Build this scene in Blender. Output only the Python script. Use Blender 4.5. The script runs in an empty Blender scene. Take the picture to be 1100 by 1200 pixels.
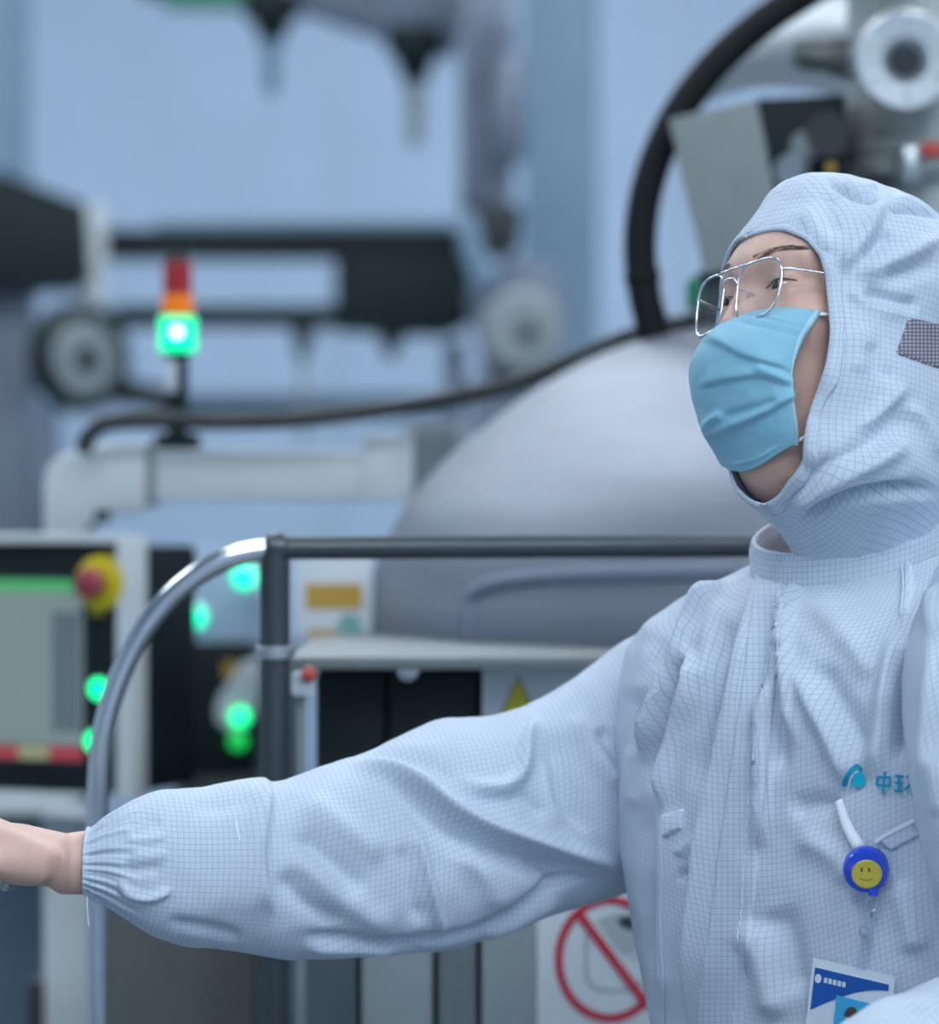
import bpy, bmesh, math, random
import numpy as np
from mathutils import Vector, Matrix, noise
from mathutils.bvhtree import BVHTree

# ------------------------------------------------------------------ camera, world, exposure
CAM_H = 1.46            # camera height above the floor
FPX = 4200.0            # focal length in pixels of the 1100 x 1200 frame
scene = bpy.context.scene
cam_data = bpy.data.cameras.new('camera')
cam_data.sensor_fit = 'HORIZONTAL'
cam_data.sensor_width = 36.0
cam_data.lens = FPX / 1100.0 * 36.0
cam_data.clip_start = 0.1
cam_data.clip_end = 100
cam_data.dof.use_dof = True
cam_data.dof.focus_distance = 2.96
cam_data.dof.aperture_fstop = 3.6
cam = bpy.data.objects.new('camera', cam_data)
scene.collection.objects.link(cam)
cam.location = (0, 0, CAM_H)
cam.rotation_euler = (math.radians(90), 0, 0)
scene.camera = cam

world = bpy.data.worlds.new('world')
scene.world = world
world.use_nodes = True
world.node_tree.nodes['Background'].inputs[0].default_value = (0.55, 0.7, 0.9, 1)
world.node_tree.nodes['Background'].inputs[1].default_value = 0.3
vs = scene.view_settings
vs.view_transform = 'Standard'
vs.look = 'None'
vs.gamma = 1.0
vs.use_curve_mapping = False
vs.exposure = 0.04
LAMP = 14.8             # radiance of the ceiling light panels
random.seed(7)
np.random.seed(7)
C = scene.collection


def P(px, py, Y):
    """photo pixel + distance from the camera plane -> world point"""
    return Vector(((px - 550) / FPX * Y, Y, CAM_H - (py - 600) / FPX * Y))


def project(co):
    co = np.asarray(co)
    return np.stack([550 + co[:, 0] / co[:, 1] * FPX, 600 - (co[:, 2] - CAM_H) / co[:, 1] * FPX], 1)


# ------------------------------------------------------------------ materials
MATS = {}


def principled(name, col, rough=0.5, metal=0.0, noise_amt=0.0, noise_scale=20, bump=0.0, bump_scale=80,
               emit=None, emit_s=0.0, sheen=0.0, coat=0.0, spec=None, sss=0.0, stretch=None, alpha=None):
    m = bpy.data.materials.new(name)
    m.use_nodes = True
    nt = m.node_tree
    b = nt.nodes['Principled BSDF']
    b.inputs['Base Color'].default_value = (*col, 1)
    b.inputs['Roughness'].default_value = rough
    b.inputs['Metallic'].default_value = metal
    if spec is not None:
        b.inputs['Specular IOR Level'].default_value = spec
    if sheen:
        b.inputs['Sheen Weight'].default_value = sheen
    if coat:
        b.inputs['Coat Weight'].default_value = coat
    if sss:
        b.inputs['Subsurface Weight'].default_value = sss
        b.inputs['Subsurface Radius'].default_value = (0.012, 0.005, 0.003)
        b.inputs['Subsurface Scale'].default_value = 0.6
    if emit:
        b.inputs['Emission Color'].default_value = (*emit, 1)
        b.inputs['Emission Strength'].default_value = emit_s
    if noise_amt or bump:
        tc = nt.nodes.new('ShaderNodeTexCoord')
        mp = nt.nodes.new('ShaderNodeMapping')
        nt.links.new(tc.outputs['Object'], mp.inputs['Vector'])
        if stretch:
            mp.inputs['Scale'].default_value = stretch
    if noise_amt:
        n = nt.nodes.new('ShaderNodeTexNoise')
        n.inputs['Scale'].default_value = noise_scale
        n.inputs['Detail'].default_value = 4
        nt.links.new(mp.outputs[0], n.inputs['Vector'])
        r = nt.nodes.new('ShaderNodeValToRGB')
        r.color_ramp.elements[0].position = 0.3
        r.color_ramp.elements[1].position = 0.7
        r.color_ramp.elements[0].color = (*[c * (1 - noise_amt) for c in col], 1)
        r.color_ramp.elements[1].color = (*[min(1, c * (1 + noise_amt)) for c in col], 1)
        nt.links.new(n.outputs['Fac'], r.inputs['Fac'])
        nt.links.new(r.outputs['Color'], b.inputs['Base Color'])
    if bump:
        n2 = nt.nodes.new('ShaderNodeTexNoise')
        n2.inputs['Scale'].default_value = bump_scale
        n2.inputs['Detail'].default_value = 3
        nt.links.new(mp.outputs[0], n2.inputs['Vector'])
        bp = nt.nodes.new('ShaderNodeBump')
        bp.inputs['Strength'].default_value = bump
        bp.inputs['Distance'].default_value = 0.002
        nt.links.new(n2.outputs['Fac'], bp.inputs['Height'])
        nt.links.new(bp.outputs[0], b.inputs['Normal'])
    MATS[name] = m
    return m


def cloth_material(name, base, line, spacing=0.005, lw=0.105, uv=True, bump_scale=260, rough=0.62):
    """woven antistatic cloth: pale weave with a fine grid of dark conductive threads"""
    m = bpy.data.materials.new(name)
    m.use_nodes = True
    nt = m.node_tree
    L = nt.links
    b = nt.nodes['Principled BSDF']
    b.inputs['Roughness'].default_value = rough
    b.inputs['Sheen Weight'].default_value = 0.08
    b.inputs['Specular IOR Level'].default_value = 0.2
    tc = nt.nodes.new('ShaderNodeTexCoord')
    sep = nt.nodes.new('ShaderNodeSeparateXYZ')
    L.new(tc.outputs['UV'], sep.inputs[0])

    def line_mask(sock):
        d = nt.nodes.new('ShaderNodeMath'); d.operation = 'DIVIDE'
        L.new(sock, d.inputs[0]); d.inputs[1].default_value = spacing
        f = nt.nodes.new('ShaderNodeMath'); f.operation = 'PINGPONG'
        L.new(d.outputs[0], f.inputs[0]); f.inputs[1].default_value = 0.5
        mr = nt.nodes.new('ShaderNodeMapRange')
        mr.inputs['From Min'].default_value = lw * 0.35
        mr.inputs['From Max'].default_value = lw
        mr.inputs['To Min'].default_value = 1.0
        mr.inputs['To Max'].default_value = 0.0
        L.new(f.outputs[0], mr.inputs['Value'])
        return mr.outputs[0]
    mx = nt.nodes.new('ShaderNodeMath'); mx.operation = 'MAXIMUM'
    L.new(line_mask(sep.outputs['X']), mx.inputs[0])
    L.new(line_mask(sep.outputs['Y']), mx.inputs[1])
    n = nt.nodes.new('ShaderNodeTexNoise')
    n.inputs['Scale'].default_value = 14
    n.inputs['Detail'].default_value = 3
    L.new(tc.outputs['Object'], n.inputs['Vector'])
    cr = nt.nodes.new('ShaderNodeValToRGB')
    cr.color_ramp.elements[0].position = 0.35
    cr.color_ramp.elements[1].position = 0.65
    cr.color_ramp.elements[0].color = (*[c * 0.95 for c in base], 1)
    cr.color_ramp.elements[1].color = (*[min(1, c * 1.04) for c in base], 1)
    L.new(n.outputs['Fac'], cr.inputs['Fac'])
    mix = nt.nodes.new('ShaderNodeMix'); mix.data_type = 'RGBA'
    L.new(mx.outputs[0], mix.inputs['Factor'])
    L.new(cr.outputs['Color'], mix.inputs['A'])
    mix.inputs['B'].default_value = (*line, 1)
    L.new(mix.outputs['Result'], b.inputs['Base Color'])
    n2 = nt.nodes.new('ShaderNodeTexNoise')
    n2.inputs['Scale'].default_value = bump_scale
    n2.inputs['Detail'].default_value = 2
    L.new(tc.outputs['Object'], n2.inputs['Vector'])
    bp = nt.nodes.new('ShaderNodeBump')
    bp.inputs['Strength'].default_value = 0.12
    bp.inputs['Distance'].default_value = 0.001
    L.new(n2.outputs['Fac'], bp.inputs['Height'])
    L.new(bp.outputs[0], b.inputs['Normal'])
    tr = nt.nodes.new('ShaderNodeBsdfTranslucent')
    tr.inputs['Color'].default_value = (*base, 1)
    ms = nt.nodes.new('ShaderNodeMixShader')
    ms.inputs[0].default_value = 0.12
    L.new(b.outputs[0], ms.inputs[1])
    L.new(tr.outputs[0], ms.inputs[2])
    L.new(ms.outputs[0], nt.nodes['Material Output'].inputs[0])
    MATS[name] = m
    return m


def glass_material(name, tint, refl=0.12, rough=0.02):
    m = bpy.data.materials.new(name)
    m.use_nodes = True
    nt = m.node_tree
    for n in list(nt.nodes):
        if n.type != 'OUTPUT_MATERIAL':
            nt.nodes.remove(n)
    t = nt.nodes.new('ShaderNodeBsdfTransparent'); t.inputs[0].default_value = (*tint, 1)
    g = nt.nodes.new('ShaderNodeBsdfGlossy'); g.inputs['Roughness'].default_value = rough
    mx = nt.nodes.new('ShaderNodeMixShader'); mx.inputs[0].default_value = refl
    nt.links.new(t.outputs[0], mx.inputs[1]); nt.links.new(g.outputs[0], mx.inputs[2])
    nt.links.new(mx.outputs[0], nt.nodes['Material Output'].inputs[0])
    MATS[name] = m
    return m


SUIT = (0.655, 0.735, 0.86)
cloth_material('suit_cloth', SUIT, (0.455, 0.55, 0.69))
cloth_material('mesh_weave', (0.52, 0.52, 0.60), (0.15, 0.12, 0.17), spacing=0.0032, lw=0.30)
principled('suit_trim', (0.62, 0.69, 0.80), 0.6, bump=0.25, bump_scale=400)
principled('white_tape', (0.80, 0.86, 0.92), 0.55)
principled('skin', (0.66, 0.42, 0.34), 0.46, noise_amt=0.07, noise_scale=45, bump=0.12, bump_scale=500, sss=0.12)
principled('mask_blue', (0.25, 0.52, 0.67), 0.75, sheen=0.15, bump=0.12, bump_scale=900)
principled('mask_edge', (0.42, 0.64, 0.75), 0.7)
principled('elastic_white', (0.80, 0.82, 0.84), 0.7)
principled('chrome_wire', (0.78, 0.79, 0.82), 0.16, 1.0)
glass_material('lens_glass', (0.95, 0.97, 0.98), 0.07)
principled('eye_white', (0.78, 0.76, 0.74), 0.15)
principled('iris_brown', (0.02, 0.012, 0.01), 0.1)
principled('hair_black', (0.07, 0.05, 0.045), 0.5)
principled('boot_white', (0.62, 0.70, 0.78), 0.5)
principled('logo_teal', (0.0, 0.30, 0.52), 0.5)
principled('logo_cyan', (0.0, 0.47, 0.68), 0.5)
principled('reel_blue', (0.005, 0.06, 0.62), 0.18, coat=0.6)
principled('reel_yellow', (0.60, 0.50, 0.06), 0.35)
principled('reel_ink', (0.10, 0.09, 0.02), 0.5)
principled('steel_bright', (0.62, 0.64, 0.67), 0.2, 1.0)
principled('card_white', (0.70, 0.78, 0.88), 0.35)
principled('card_blue', (0.01, 0.10, 0.42), 0.35)
principled('card_photo', (0.05, 0.42, 0.75), 0.35)
principled('vinyl', (0.75, 0.83, 0.90), 0.2)
glass_material('clear_vinyl', (0.86, 0.91, 0.96), 0.10, 0.12)

principled('wall_paint', (0.46, 0.59, 0.76), 0.55, noise_amt=0.03, noise_scale=3)
principled('wall_side_paint', (0.46, 0.55, 0.64), 0.6, noise_amt=0.03, noise_scale=3)
principled('floor_epoxy', (0.15, 0.185, 0.21), 0.25, noise_amt=0.06, noise_scale=6)
principled('ceiling_white', (0.68, 0.73, 0.78), 0.7, noise_amt=0.02, noise_scale=4)
principled('lamp_panel', (0.9, 0.95, 1.0), 0.5, emit=(0.86, 0.94, 1.0), emit_s=LAMP)
principled('aluminium', (0.55, 0.58, 0.60), 0.35, 0.9)
principled('vessel_steel', (0.275, 0.295, 0.345), 0.52, 0.9, noise_amt=0.05, noise_scale=6, bump=0.05, bump_scale=30, stretch=(1, 1, 8))
principled('deck_steel', (0.24, 0.26, 0.265), 0.5, 0.6, noise_amt=0.05)
principled('reflection_tone', (0.17, 0.20, 0.27), 0.6, 0.2)  # dark tone of the reflection put on the vessel as colour
principled('rail_chrome', (0.66, 0.68, 0.71), 0.14, 1.0)
principled('rail_post', (0.09, 0.105, 0.115), 0.35, 0.8)
principled('black_paint', (0.010, 0.019, 0.021), 0.55, spec=0.25, noise_amt=0.15)
principled('black_gloss', (0.012, 0.016, 0.018), 0.25, coat=0.3)
principled('charcoal', (0.025, 0.032, 0.035), 0.5, noise_amt=0.1)
principled('rubber', (0.008, 0.010, 0.010), 0.6, spec=0.25, bump=0.1, bump_scale=90)
principled('ivory_paint', (0.72, 0.77, 0.79), 0.45, noise_amt=0.03)
principled('grey_paint', (0.27, 0.30, 0.30), 0.5, noise_amt=0.06)
principled('warm_grey', (0.115, 0.125, 0.12), 0.5, noise_amt=0.08)
principled('mid_grey', (0.27, 0.31, 0.33), 0.45, noise_amt=0.05)
principled('tower_steel', (0.44, 0.47, 0.46), 0.42, 0.45, noise_amt=0.04)
principled('pipe_olive', (0.15, 0.165, 0.15), 0.4, 0.4)
principled('stone_grey', (0.14, 0.17, 0.19), 0.5, noise_amt=0.05)
principled('blue_grey', (0.13, 0.20, 0.28), 0.5, noise_amt=0.06)
principled('slate', (0.075, 0.10, 0.125), 0.5, noise_amt=0.06)
principled('steel_blue', (0.19, 0.29, 0.40), 0.45, noise_amt=0.05)
principled('lilac_grey', (0.165, 0.195, 0.255), 0.45, 0.3, noise_amt=0.12, noise_scale=9)
principled('white_paint', (0.72, 0.77, 0.82), 0.4)
principled('sign_white', (0.66, 0.72, 0.76), 0.4)
principled('sign_red', (0.55, 0.02, 0.05), 0.4)
principled('sign_grey', (0.40, 0.46, 0.50), 0.5)
principled('sign_black', (0.03, 0.04, 0.05), 0.5)
principled('sign_yellow', (0.62, 0.55, 0.01), 0.4)
principled('orange_label', (0.55, 0.33, 0.05), 0.5)
principled('teal_label', (0.20, 0.45, 0.42), 0.5)
principled('estop_yellow', (0.68, 0.55, 0.01), 0.35)
principled('estop_red', (0.36, 0.05, 0.07), 0.35)
principled('screen_face', (0.20, 0.24, 0.235), 0.25, emit=(0.42, 0.55, 0.52), emit_s=0.22)
principled('screen_dark', (0.10, 0.13, 0.15), 0.25, emit=(0.3, 0.4, 0.45), emit_s=0.16)
principled('screen_green', (0.05, 0.3, 0.10), 0.3, emit=(0.12, 0.62, 0.22), emit_s=0.35)
principled('screen_red', (0.30, 0.03, 0.05), 0.3, emit=(0.7, 0.1, 0.12), emit_s=0.3)
principled('screen_yellow', (0.3, 0.3, 0.15), 0.3, emit=(0.6, 0.6, 0.35), emit_s=0.25)
principled('led_green', (0.0, 0.05, 0.03), 0.3, emit=(0.0, 1.0, 0.32), emit_s=2.5)
principled('led_cyan', (0.0, 0.05, 0.04), 0.3, emit=(0.0, 1.0, 0.56), emit_s=2.3)
principled('led_dim', (0.0, 0.05, 0.02), 0.3, emit=(0.01, 0.8, 0.13), emit_s=0.9)
principled('lamp_red', (0.45, 0.02, 0.03), 0.25)
principled('lamp_amber', (0.85, 0.20, 0.0), 0.25, emit=(1.0, 0.22, 0.0), emit_s=0.25)
principled('lamp_green', (0.0, 0.2, 0.1), 0.3, emit=(0.0, 1.0, 0.42), emit_s=1.5)
principled('lamp_core', (0.8, 1, 0.9), 0.3, emit=(0.45, 1.0, 0.75), emit_s=5)
principled('label_red', (0.60, 0.05, 0.03), 0.4)
principled('green_plastic', (0.03, 0.22, 0.12), 0.4)
principled('brass', (0.45, 0.28, 0.08), 0.35, 0.9)
M = MATS


# ------------------------------------------------------------------ object helpers
def thing(name, label, cat, loc=(0, 0, 0), group=None):
    o = bpy.data.objects.new(name, None)
    C.objects.link(o)
    o.location = loc
    o.empty_display_size = 0.05
    o['label'] = label
    o['category'] = cat
    if group:
        o['group'] = group
    return o


def tag(o, label, cat, group=None):
    o['label'] = label
    o['category'] = cat
    if group:
        o['group'] = group
    return o


def attach(o, parent):
    """parent o; meshes are built in world coordinates, so only an Empty's own offset is undone"""
    if parent is not None:
        o.parent = parent
        if parent.type == 'EMPTY':
            o.matrix_parent_inverse = Matrix.Translation(-parent.location)
    return o


def obj(name, verts, faces, mat, parent=None, smooth=False, uv=None, uvf=None):
    me = bpy.data.meshes.new(name)
    me.from_pydata([tuple(v) for v in verts], [], [tuple(f) for f in faces])
    me.update()
    if smooth:
        me.shade_smooth()
    if uv is not None:
        lay = me.uv_layers.new(name='UVMap')
        idx = np.zeros(len(me.loops), dtype=np.int32)
        me.loops.foreach_get('vertex_index', idx)
        lay.data.foreach_set('uv', np.asarray(uv, dtype=np.float32)[idx].ravel())
    if uvf is not None:
        lay = me.uv_layers.new(name='UVMap')
        lay.data.foreach_set('uv', np.asarray(uvf, dtype=np.float32).ravel())
    if mat is not None:
        me.materials.append(M[mat] if isinstance(mat, str) else mat)
    o = bpy.data.objects.new(name, me)
    C.objects.link(o)
    return attach(o, parent)


def bobj(name, bm, mat, parent=None, smooth=False):
    me = bpy.data.meshes.new(name)
    bmesh.ops.recalc_face_normals(bm, faces=bm.faces)
    bm.to_mesh(me)
    bm.free()
    if smooth:
        me.shade_smooth()
        me.set_sharp_from_angle(angle=math.radians(40))
    me.materials.append(M[mat])
    o = bpy.data.objects.new(name, me)
    C.objects.link(o)
    return attach(o, parent)


def box(name, lo, hi, mat, parent=None, bevel=0.004, T=None, segs=2):
    """axis box between two corners, optionally mapped through a matrix T"""
    bm = bmesh.new()
    bmesh.ops.create_cube(bm, size=1)
    lo, hi = Vector(lo), Vector(hi)
    c, s = (lo + hi) / 2, hi - lo
    for v in bm.verts:
        v.co = Vector((v.co.x * s.x + c.x, v.co.y * s.y + c.y, v.co.z * s.z + c.z))
    b = min(bevel, 0.45 * min(abs(s.x), abs(s.y), abs(s.z)))
    if b > 0:
        bmesh.ops.bevel(bm, geom=list(bm.edges), offset=b, segments=segs, affect='EDGES', profile=0.6)
    if T is not None:
        bmesh.ops.transform(bm, matrix=T, verts=bm.verts)
    return bobj(name, bm, mat, parent, True)


def pbox(name, x0, y0, x1, y1, Y, depth, mat, parent=None, bevel=0.004):
    """box whose front face, at distance Y, spans the given photo pixels"""
    a, b = P(x0, y1, Y), P(x1, y0, Y)
    return box(name, (a.x, Y, a.z), (b.x, Y + depth, b.z), mat, parent, bevel)


def prism(name, pts, Y, depth, mat, parent=None, bevel=0.003, T=None):
    """polygon of photo pixels at distance Y pushed back by depth"""
    bm = bmesh.new()
    fr = [bm.verts.new(P(x, y, Y)) for x, y in pts]
    bk = [bm.verts.new(P(x, y, Y) + Vector((0, depth, 0))) for x, y in pts]
    n = len(pts)
    bm.faces.new(fr)
    bm.faces.new(bk[::-1])
    for i in range(n):
        bm.faces.new((fr[i], fr[(i + 1) % n], bk[(i + 1) % n], bk[i]))
    bmesh.ops.recalc_face_normals(bm, faces=bm.faces)
    if bevel:
        bmesh.ops.bevel(bm, geom=list(bm.edges), offset=bevel, segments=2, affect='EDGES', profile=0.6)
    if T is not None:
        bmesh.ops.transform(bm, matrix=T, verts=bm.verts)
    return bobj(name, bm, mat, parent, True)


def catmull(pts, n):
    """smooth resampling of a polyline (any dimension), n points, uniform in chord length"""
    p = np.asarray(pts, dtype=float)
    if len(p) < 3:
        t = np.linspace(0, 1, n)[:, None]
        return p[0] * (1 - t) + p[-1] * t
    q = np.vstack([2 * p[0] - p[1], p, 2 * p[-1] - p[-2]])
    out = []
    k = 24
    for i in range(1, len(q) - 2):
        t = np.linspace(0, 1, k, endpoint=False)[:, None]
        a, b, c, d = q[i - 1], q[i], q[i + 1], q[i + 2]
        out.append(0.5 * (2 * b + (c - a) * t + (2 * a - 5 * b + 4 * c - d) * t ** 2 + (3 * b - a - 3 * c + d) * t ** 3))
    out.append(p[-1:])
    o = np.vstack(out)
    s = np.concatenate([[0], np.cumsum(np.linalg.norm(np.diff(o, axis=0), axis=1))])
    u = np.linspace(0, s[-1], n)
    return np.stack([np.interp(u, s, o[:, j]) for j in range(o.shape[1])], 1)


def tube_mesh(path, radius, segs=16, caps=True):
    path = np.asarray(path, dtype=float)
    n = len(path)
    r = np.broadcast_to(np.asarray(radius, dtype=float), (n,))
    tan = np.gradient(path, axis=0)
    tan /= np.linalg.norm(tan, axis=1)[:, None] + 1e-12
    ref = np.array([0, 0, 1.0]) if abs(tan[0][2]) < 0.9 else np.array([0, 1.0, 0])
    nrm = np.cross(tan[0], ref); nrm /= np.linalg.norm(nrm)
    verts, faces = [], []
    th = np.linspace(0, 2 * math.pi, segs, endpoint=False)
    for i in range(n):
        nrm = nrm - tan[i] * np.dot(nrm, tan[i]); nrm /= np.linalg.norm(nrm)
        bi = np.cross(tan[i], nrm)
        verts.append(path[i] + r[i] * (np.cos(th)[:, None] * nrm + np.sin(th)[:, None] * bi))
    v = np.vstack(verts)
    for i in range(n - 1):
        for j in range(segs):
            a, b = i * segs + j, i * segs + (j + 1) % segs
            faces.append((a, b, b + segs, a + segs))
    if caps:
        faces.append(tuple(range(segs))[::-1])
        faces.append(tuple(range((n - 1) * segs, n * segs)))
    return v, faces


def tube(name, path, radius, mat, parent=None, segs=16):
    v, f = tube_mesh(path, radius, segs)
    o = obj(name, v, f, mat, parent, True)
    o.data.set_sharp_from_angle(angle=math.radians(50))
    return o


LS = 1.0                # size factor of the turned fittings being built


def lathe(name, prof, origin, mat, parent=None, segs=48, axis=None, arc=None):
    """revolve (radius, height) pairs round an axis; axis = direction of 'height'"""
    ax = Vector(axis or (0, 0, 1)).normalized()
    rot = Vector((0, 0, 1)).rotation_difference(ax).to_matrix()
    o = Vector(origin)
    prof = [(r * LS, h * LS) for r, h in prof]
    v, f = [], []
    for r, h in prof:
        for j in range(segs):
            t = 2 * math.pi * j / segs
            v.append(o + rot @ Vector((max(r, 1e-5) * math.cos(t), max(r, 1e-5) * math.sin(t), h)))
    n = len(prof)
    for i in range(n - 1):
        for j in range(segs):
            a, b = i * segs + j, i * segs + (j + 1) % segs
            f.append((a, b, b + segs, a + segs))
    f.append(tuple(range(segs))[::-1])
    f.append(tuple(range((n - 1) * segs, n * segs)))
    ob = obj(name, v, f, mat, parent, True)
    ob.data.set_sharp_from_angle(angle=math.radians(35))
    return ob


def disc_prof(r, t, bev=0.003):
    return [(r - bev, 0), (r, bev), (r, t - bev), (r - bev, t)]


def copy_to(o, parent, delta):
    c = o.copy()
    C.objects.link(c)
    c.parent = parent
    c.location = o.location + Vector(delta)
    return c


# ------------------------------------------------------------------ the room
def struct(o):
    o['kind'] = 'structure'
    return o


XL, XR, YB, YF, ZC = -5.2, 5.4, 12.5, -3.2, 4.6
struct(box('floor', (XL, YF, -0.1), (XR, YB, 0), 'floor_epoxy', bevel=0))
struct(box('ceiling', (XL, YF, ZC), (XR, YB, ZC + 0.1), 'ceiling_white', bevel=0))
struct(box('wall_left', (XL - 0.1, YF, 0), (XL, YB, ZC), 'wall_side_paint', bevel=0))
struct(box('wall_right', (XR, YF, 0), (XR + 0.1, YB, ZC), 'wall_side_paint', bevel=0))
struct(box('wall_front', (XL, YF - 0.1, 0), (XR, YF, ZC), 'wall_side_paint', bevel=0))
wb = struct(box('wall_back', (XL, YB, 0), (XR, YB + 0.1, ZC), 'aluminium', bevel=0))
pw = 1.17
x = XL + 0.01
first = None
while x + pw < XR + 0.2:
    x1 = min(x + pw, XR - 0.01)
    box('wall_panel', (x, YB - 0.03, 0.1), (x1, YB - 0.002, ZC - 0.02), 'wall_paint', wb, 0.004)
    x += pw + 0.012
struct(box('baseboard_back', (XL, YB - 0.045, 0), (XR, YB - 0.031, 0.1), 'aluminium', bevel=0.003))

for iy, yy in enumerate((-2.5, -0.9, 0.7, 5.0, 7.4, 9.8)):
    for ix, xx in enumerate((-3.4, -1.1, 1.2, 3.5)):
        if xx < -3 and yy < 3:
            continue                                   # panels left out so uneven side light brings out the folds
        t = thing('ceiling_light', 'flush rectangular white light panel in an aluminium frame in the ceiling', 'light',
                  (xx, yy, ZC - 0.03), 'ceiling light panels')
        box('frame', (xx - 0.65, yy - 0.36, ZC - 0.03), (xx + 0.65, yy + 0.36, ZC - 0.001), 'aluminium', t, 0.004)
        box('diffuser', (xx - 0.61, yy - 0.32, ZC - 0.034), (xx + 0.61, yy + 0.32, ZC - 0.025), 'lamp_panel', t, 0)

# ================================================================== the machines behind
# ---- structural columns of the far bay
FAR = 8.4


def column(x0, x1, Y, mat, label):
    a, b = P(x0, 600, Y), P(x1, 600, Y)
    w = b.x - a.x
    t = thing('steel_column', label, 'column', ((a.x + b.x) / 2, Y + 0.1, 0))
    box('web', (a.x + w * 0.06, Y + 0.012, 0.02), (b.x - w * 0.06, Y + 0.19, ZC - 0.002), mat, t, 0.006)
    box('flange', (a.x, Y, 0.02), (b.x, Y + 0.014, ZC - 0.002), mat, t, 0.003)
    box('flange', (a.x, Y + 0.188, 0.02), (b.x, Y + 0.2, ZC - 0.002), mat, t, 0.003)
    box('base_plate', (a.x - 0.05, Y - 0.05, 0), (b.x + 0.05, Y + 0.25, 0.02), mat, t, 0.003)
    return t


column(612, 702, 9.2, 'steel_blue', 'steel blue column beside the far handling machine and the hose')
column(-60, 24, 9.6, 'steel_blue', 'steel blue column behind the black gantry beam')

# ---- far handling gantry (dark beams, rails, carriage)
Y = FAR
g = thing('handling_gantry', 'dark blurred handling gantry with black rails, carriage, wheel and grey uprights', 'machine',
          (P(300, 600, Y).x, Y, 0))
prism('main_beam', [(-120, 168), (-40, 186), (98, 238), (104, 330), (-120, 342)], Y - 0.2, 0.35, 'black_paint', g)
pbox('upper_rail', 100, 268, 560, 302, Y, 0.12, 'black_paint', g)
pbox('upper_rail_strip', 180, 258, 530, 268, Y + 0.01, 0.1, 'steel_blue', g)
pbox('lower_rail', 132, 357, 400, 382, Y, 0.12, 'black_paint', g)
prism('carriage', [(392, 300), (560, 300), (560, 372), (520, 392), (392, 386)], Y - 0.02, 0.2, 'black_paint', g)
prism('bracket', [(338, 380), (372, 380), (358, 425), (350, 425)], Y, 0.05, 'charcoal', g)
prism('bracket', [(440, 384), (480, 384), (462, 420), (452, 420)], Y, 0.05, 'charcoal', g)
pbox('hanger_rod', 350, 420, 360, 520, Y, 0.02, 'mid_grey', g)
pbox('upright', 92, 240, 120, 470, Y - 0.12, 0.08, 'ivory_paint', g)
pbox('lower_beam', 180, 462, 540, 492, Y + 0.3, 0.1, 'steel_blue', g)
prism('brace', [(104, 430), (200, 455), (200, 482), (104, 470)], Y + 0.05, 0.06, 'charcoal', g)
pbox('leg', -20, 330, 34, 2150, Y - 0.1, 0.14, 'lilac_grey', g)
pbox('side_leg', 520, 400, 545, 2150, Y + 0.1, 0.12, 'lilac_grey', g)
lathe('drive_wheel', [(0.03, 0), (0.105, 0.0), (0.125, 0.012), (0.125, 0.06), (0.105, 0.072), (0.03, 0.072)],
      P(82, 420, Y - 0.25), 'black_paint', g, axis=(0.9, -1, 0))
lathe('wheel_disc', disc_prof(0.085, 0.02), P(95, 420, Y - 0.31), 'mid_grey', g, axis=(0.9, -1, 0))
lathe('wheel_hub', disc_prof(0.028, 0.02), P(99, 420, Y - 0.325), 'black_paint', g, axis=(0.9, -1, 0))
prism('blue_guard', [(40, 470), (66, 480), (58, 585), (36, 570)], Y - 0.25, 0.06, 'steel_blue', g)
pbox('motor_block', 30, 490, 66, 640, Y - 0.3, 0.1, 'lilac_grey', g, 0.02)

# ---- upright handling unit with stacked cylinders next to the blue column
Yu = 8.0
u = thing('handling_upright', 'lilac grey upright machine with stacked cylinders and a pulley at its foot', 'machine', (P(570, 600, Yu).x, Yu, 0))
pbox('mast', 538, -140, 600, 300, Yu, 0.12, 'lilac_grey', u, 0.01)
lathe('cylinder', [(0.0, 0), (0.036, 0), (0.04, 0.01), (0.04, 0.22), (0.03, 0.235), (0.0, 0.235)], P(596, 190, Yu - 0.05), 'lilac_grey', u, segs=24)
lathe('cylinder', [(0.0, 0), (0.03, 0), (0.033, 0.01), (0.033, 0.14), (0.022, 0.15), (0.0, 0.15)], P(586, 95, Yu - 0.05), 'lilac_grey', u, segs=24)
prism('dark_clamp', [(545, 232), (612, 240), (606, 296), (566, 300)], Yu - 0.06, 0.06, 'charcoal', u, 0.01)
prism('strut', [(532, 250), (556, 246), (578, 335), (556, 345)], Yu - 0.08, 0.05, 'steel_blue', u, 0.006)
prism('gear_housing', [(545, 345), (600, 300), (655, 315), (668, 380), (640, 430), (570, 445)], Yu - 0.02, 0.14, 'lilac_grey', u, 0.02)
lathe('pulley', [(0.02, 0), (0.08, 0), (0.092, 0.012), (0.092, 0.05), (0.08, 0.06), (0.02, 0.06)], P(612, 388, Yu - 0.05), 'mid_grey', u, axis=(0, -1, 0))
lathe('pulley_bore', disc_prof(0.022, 0.012), P(618, 390, Yu - 0.105), 'black_paint', u, axis=(0, -1, 0), segs=24)
pbox('foot', 550, 440, 640, 2100, Yu + 0.02, 0.14, 'lilac_grey', u, 0.01)

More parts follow.
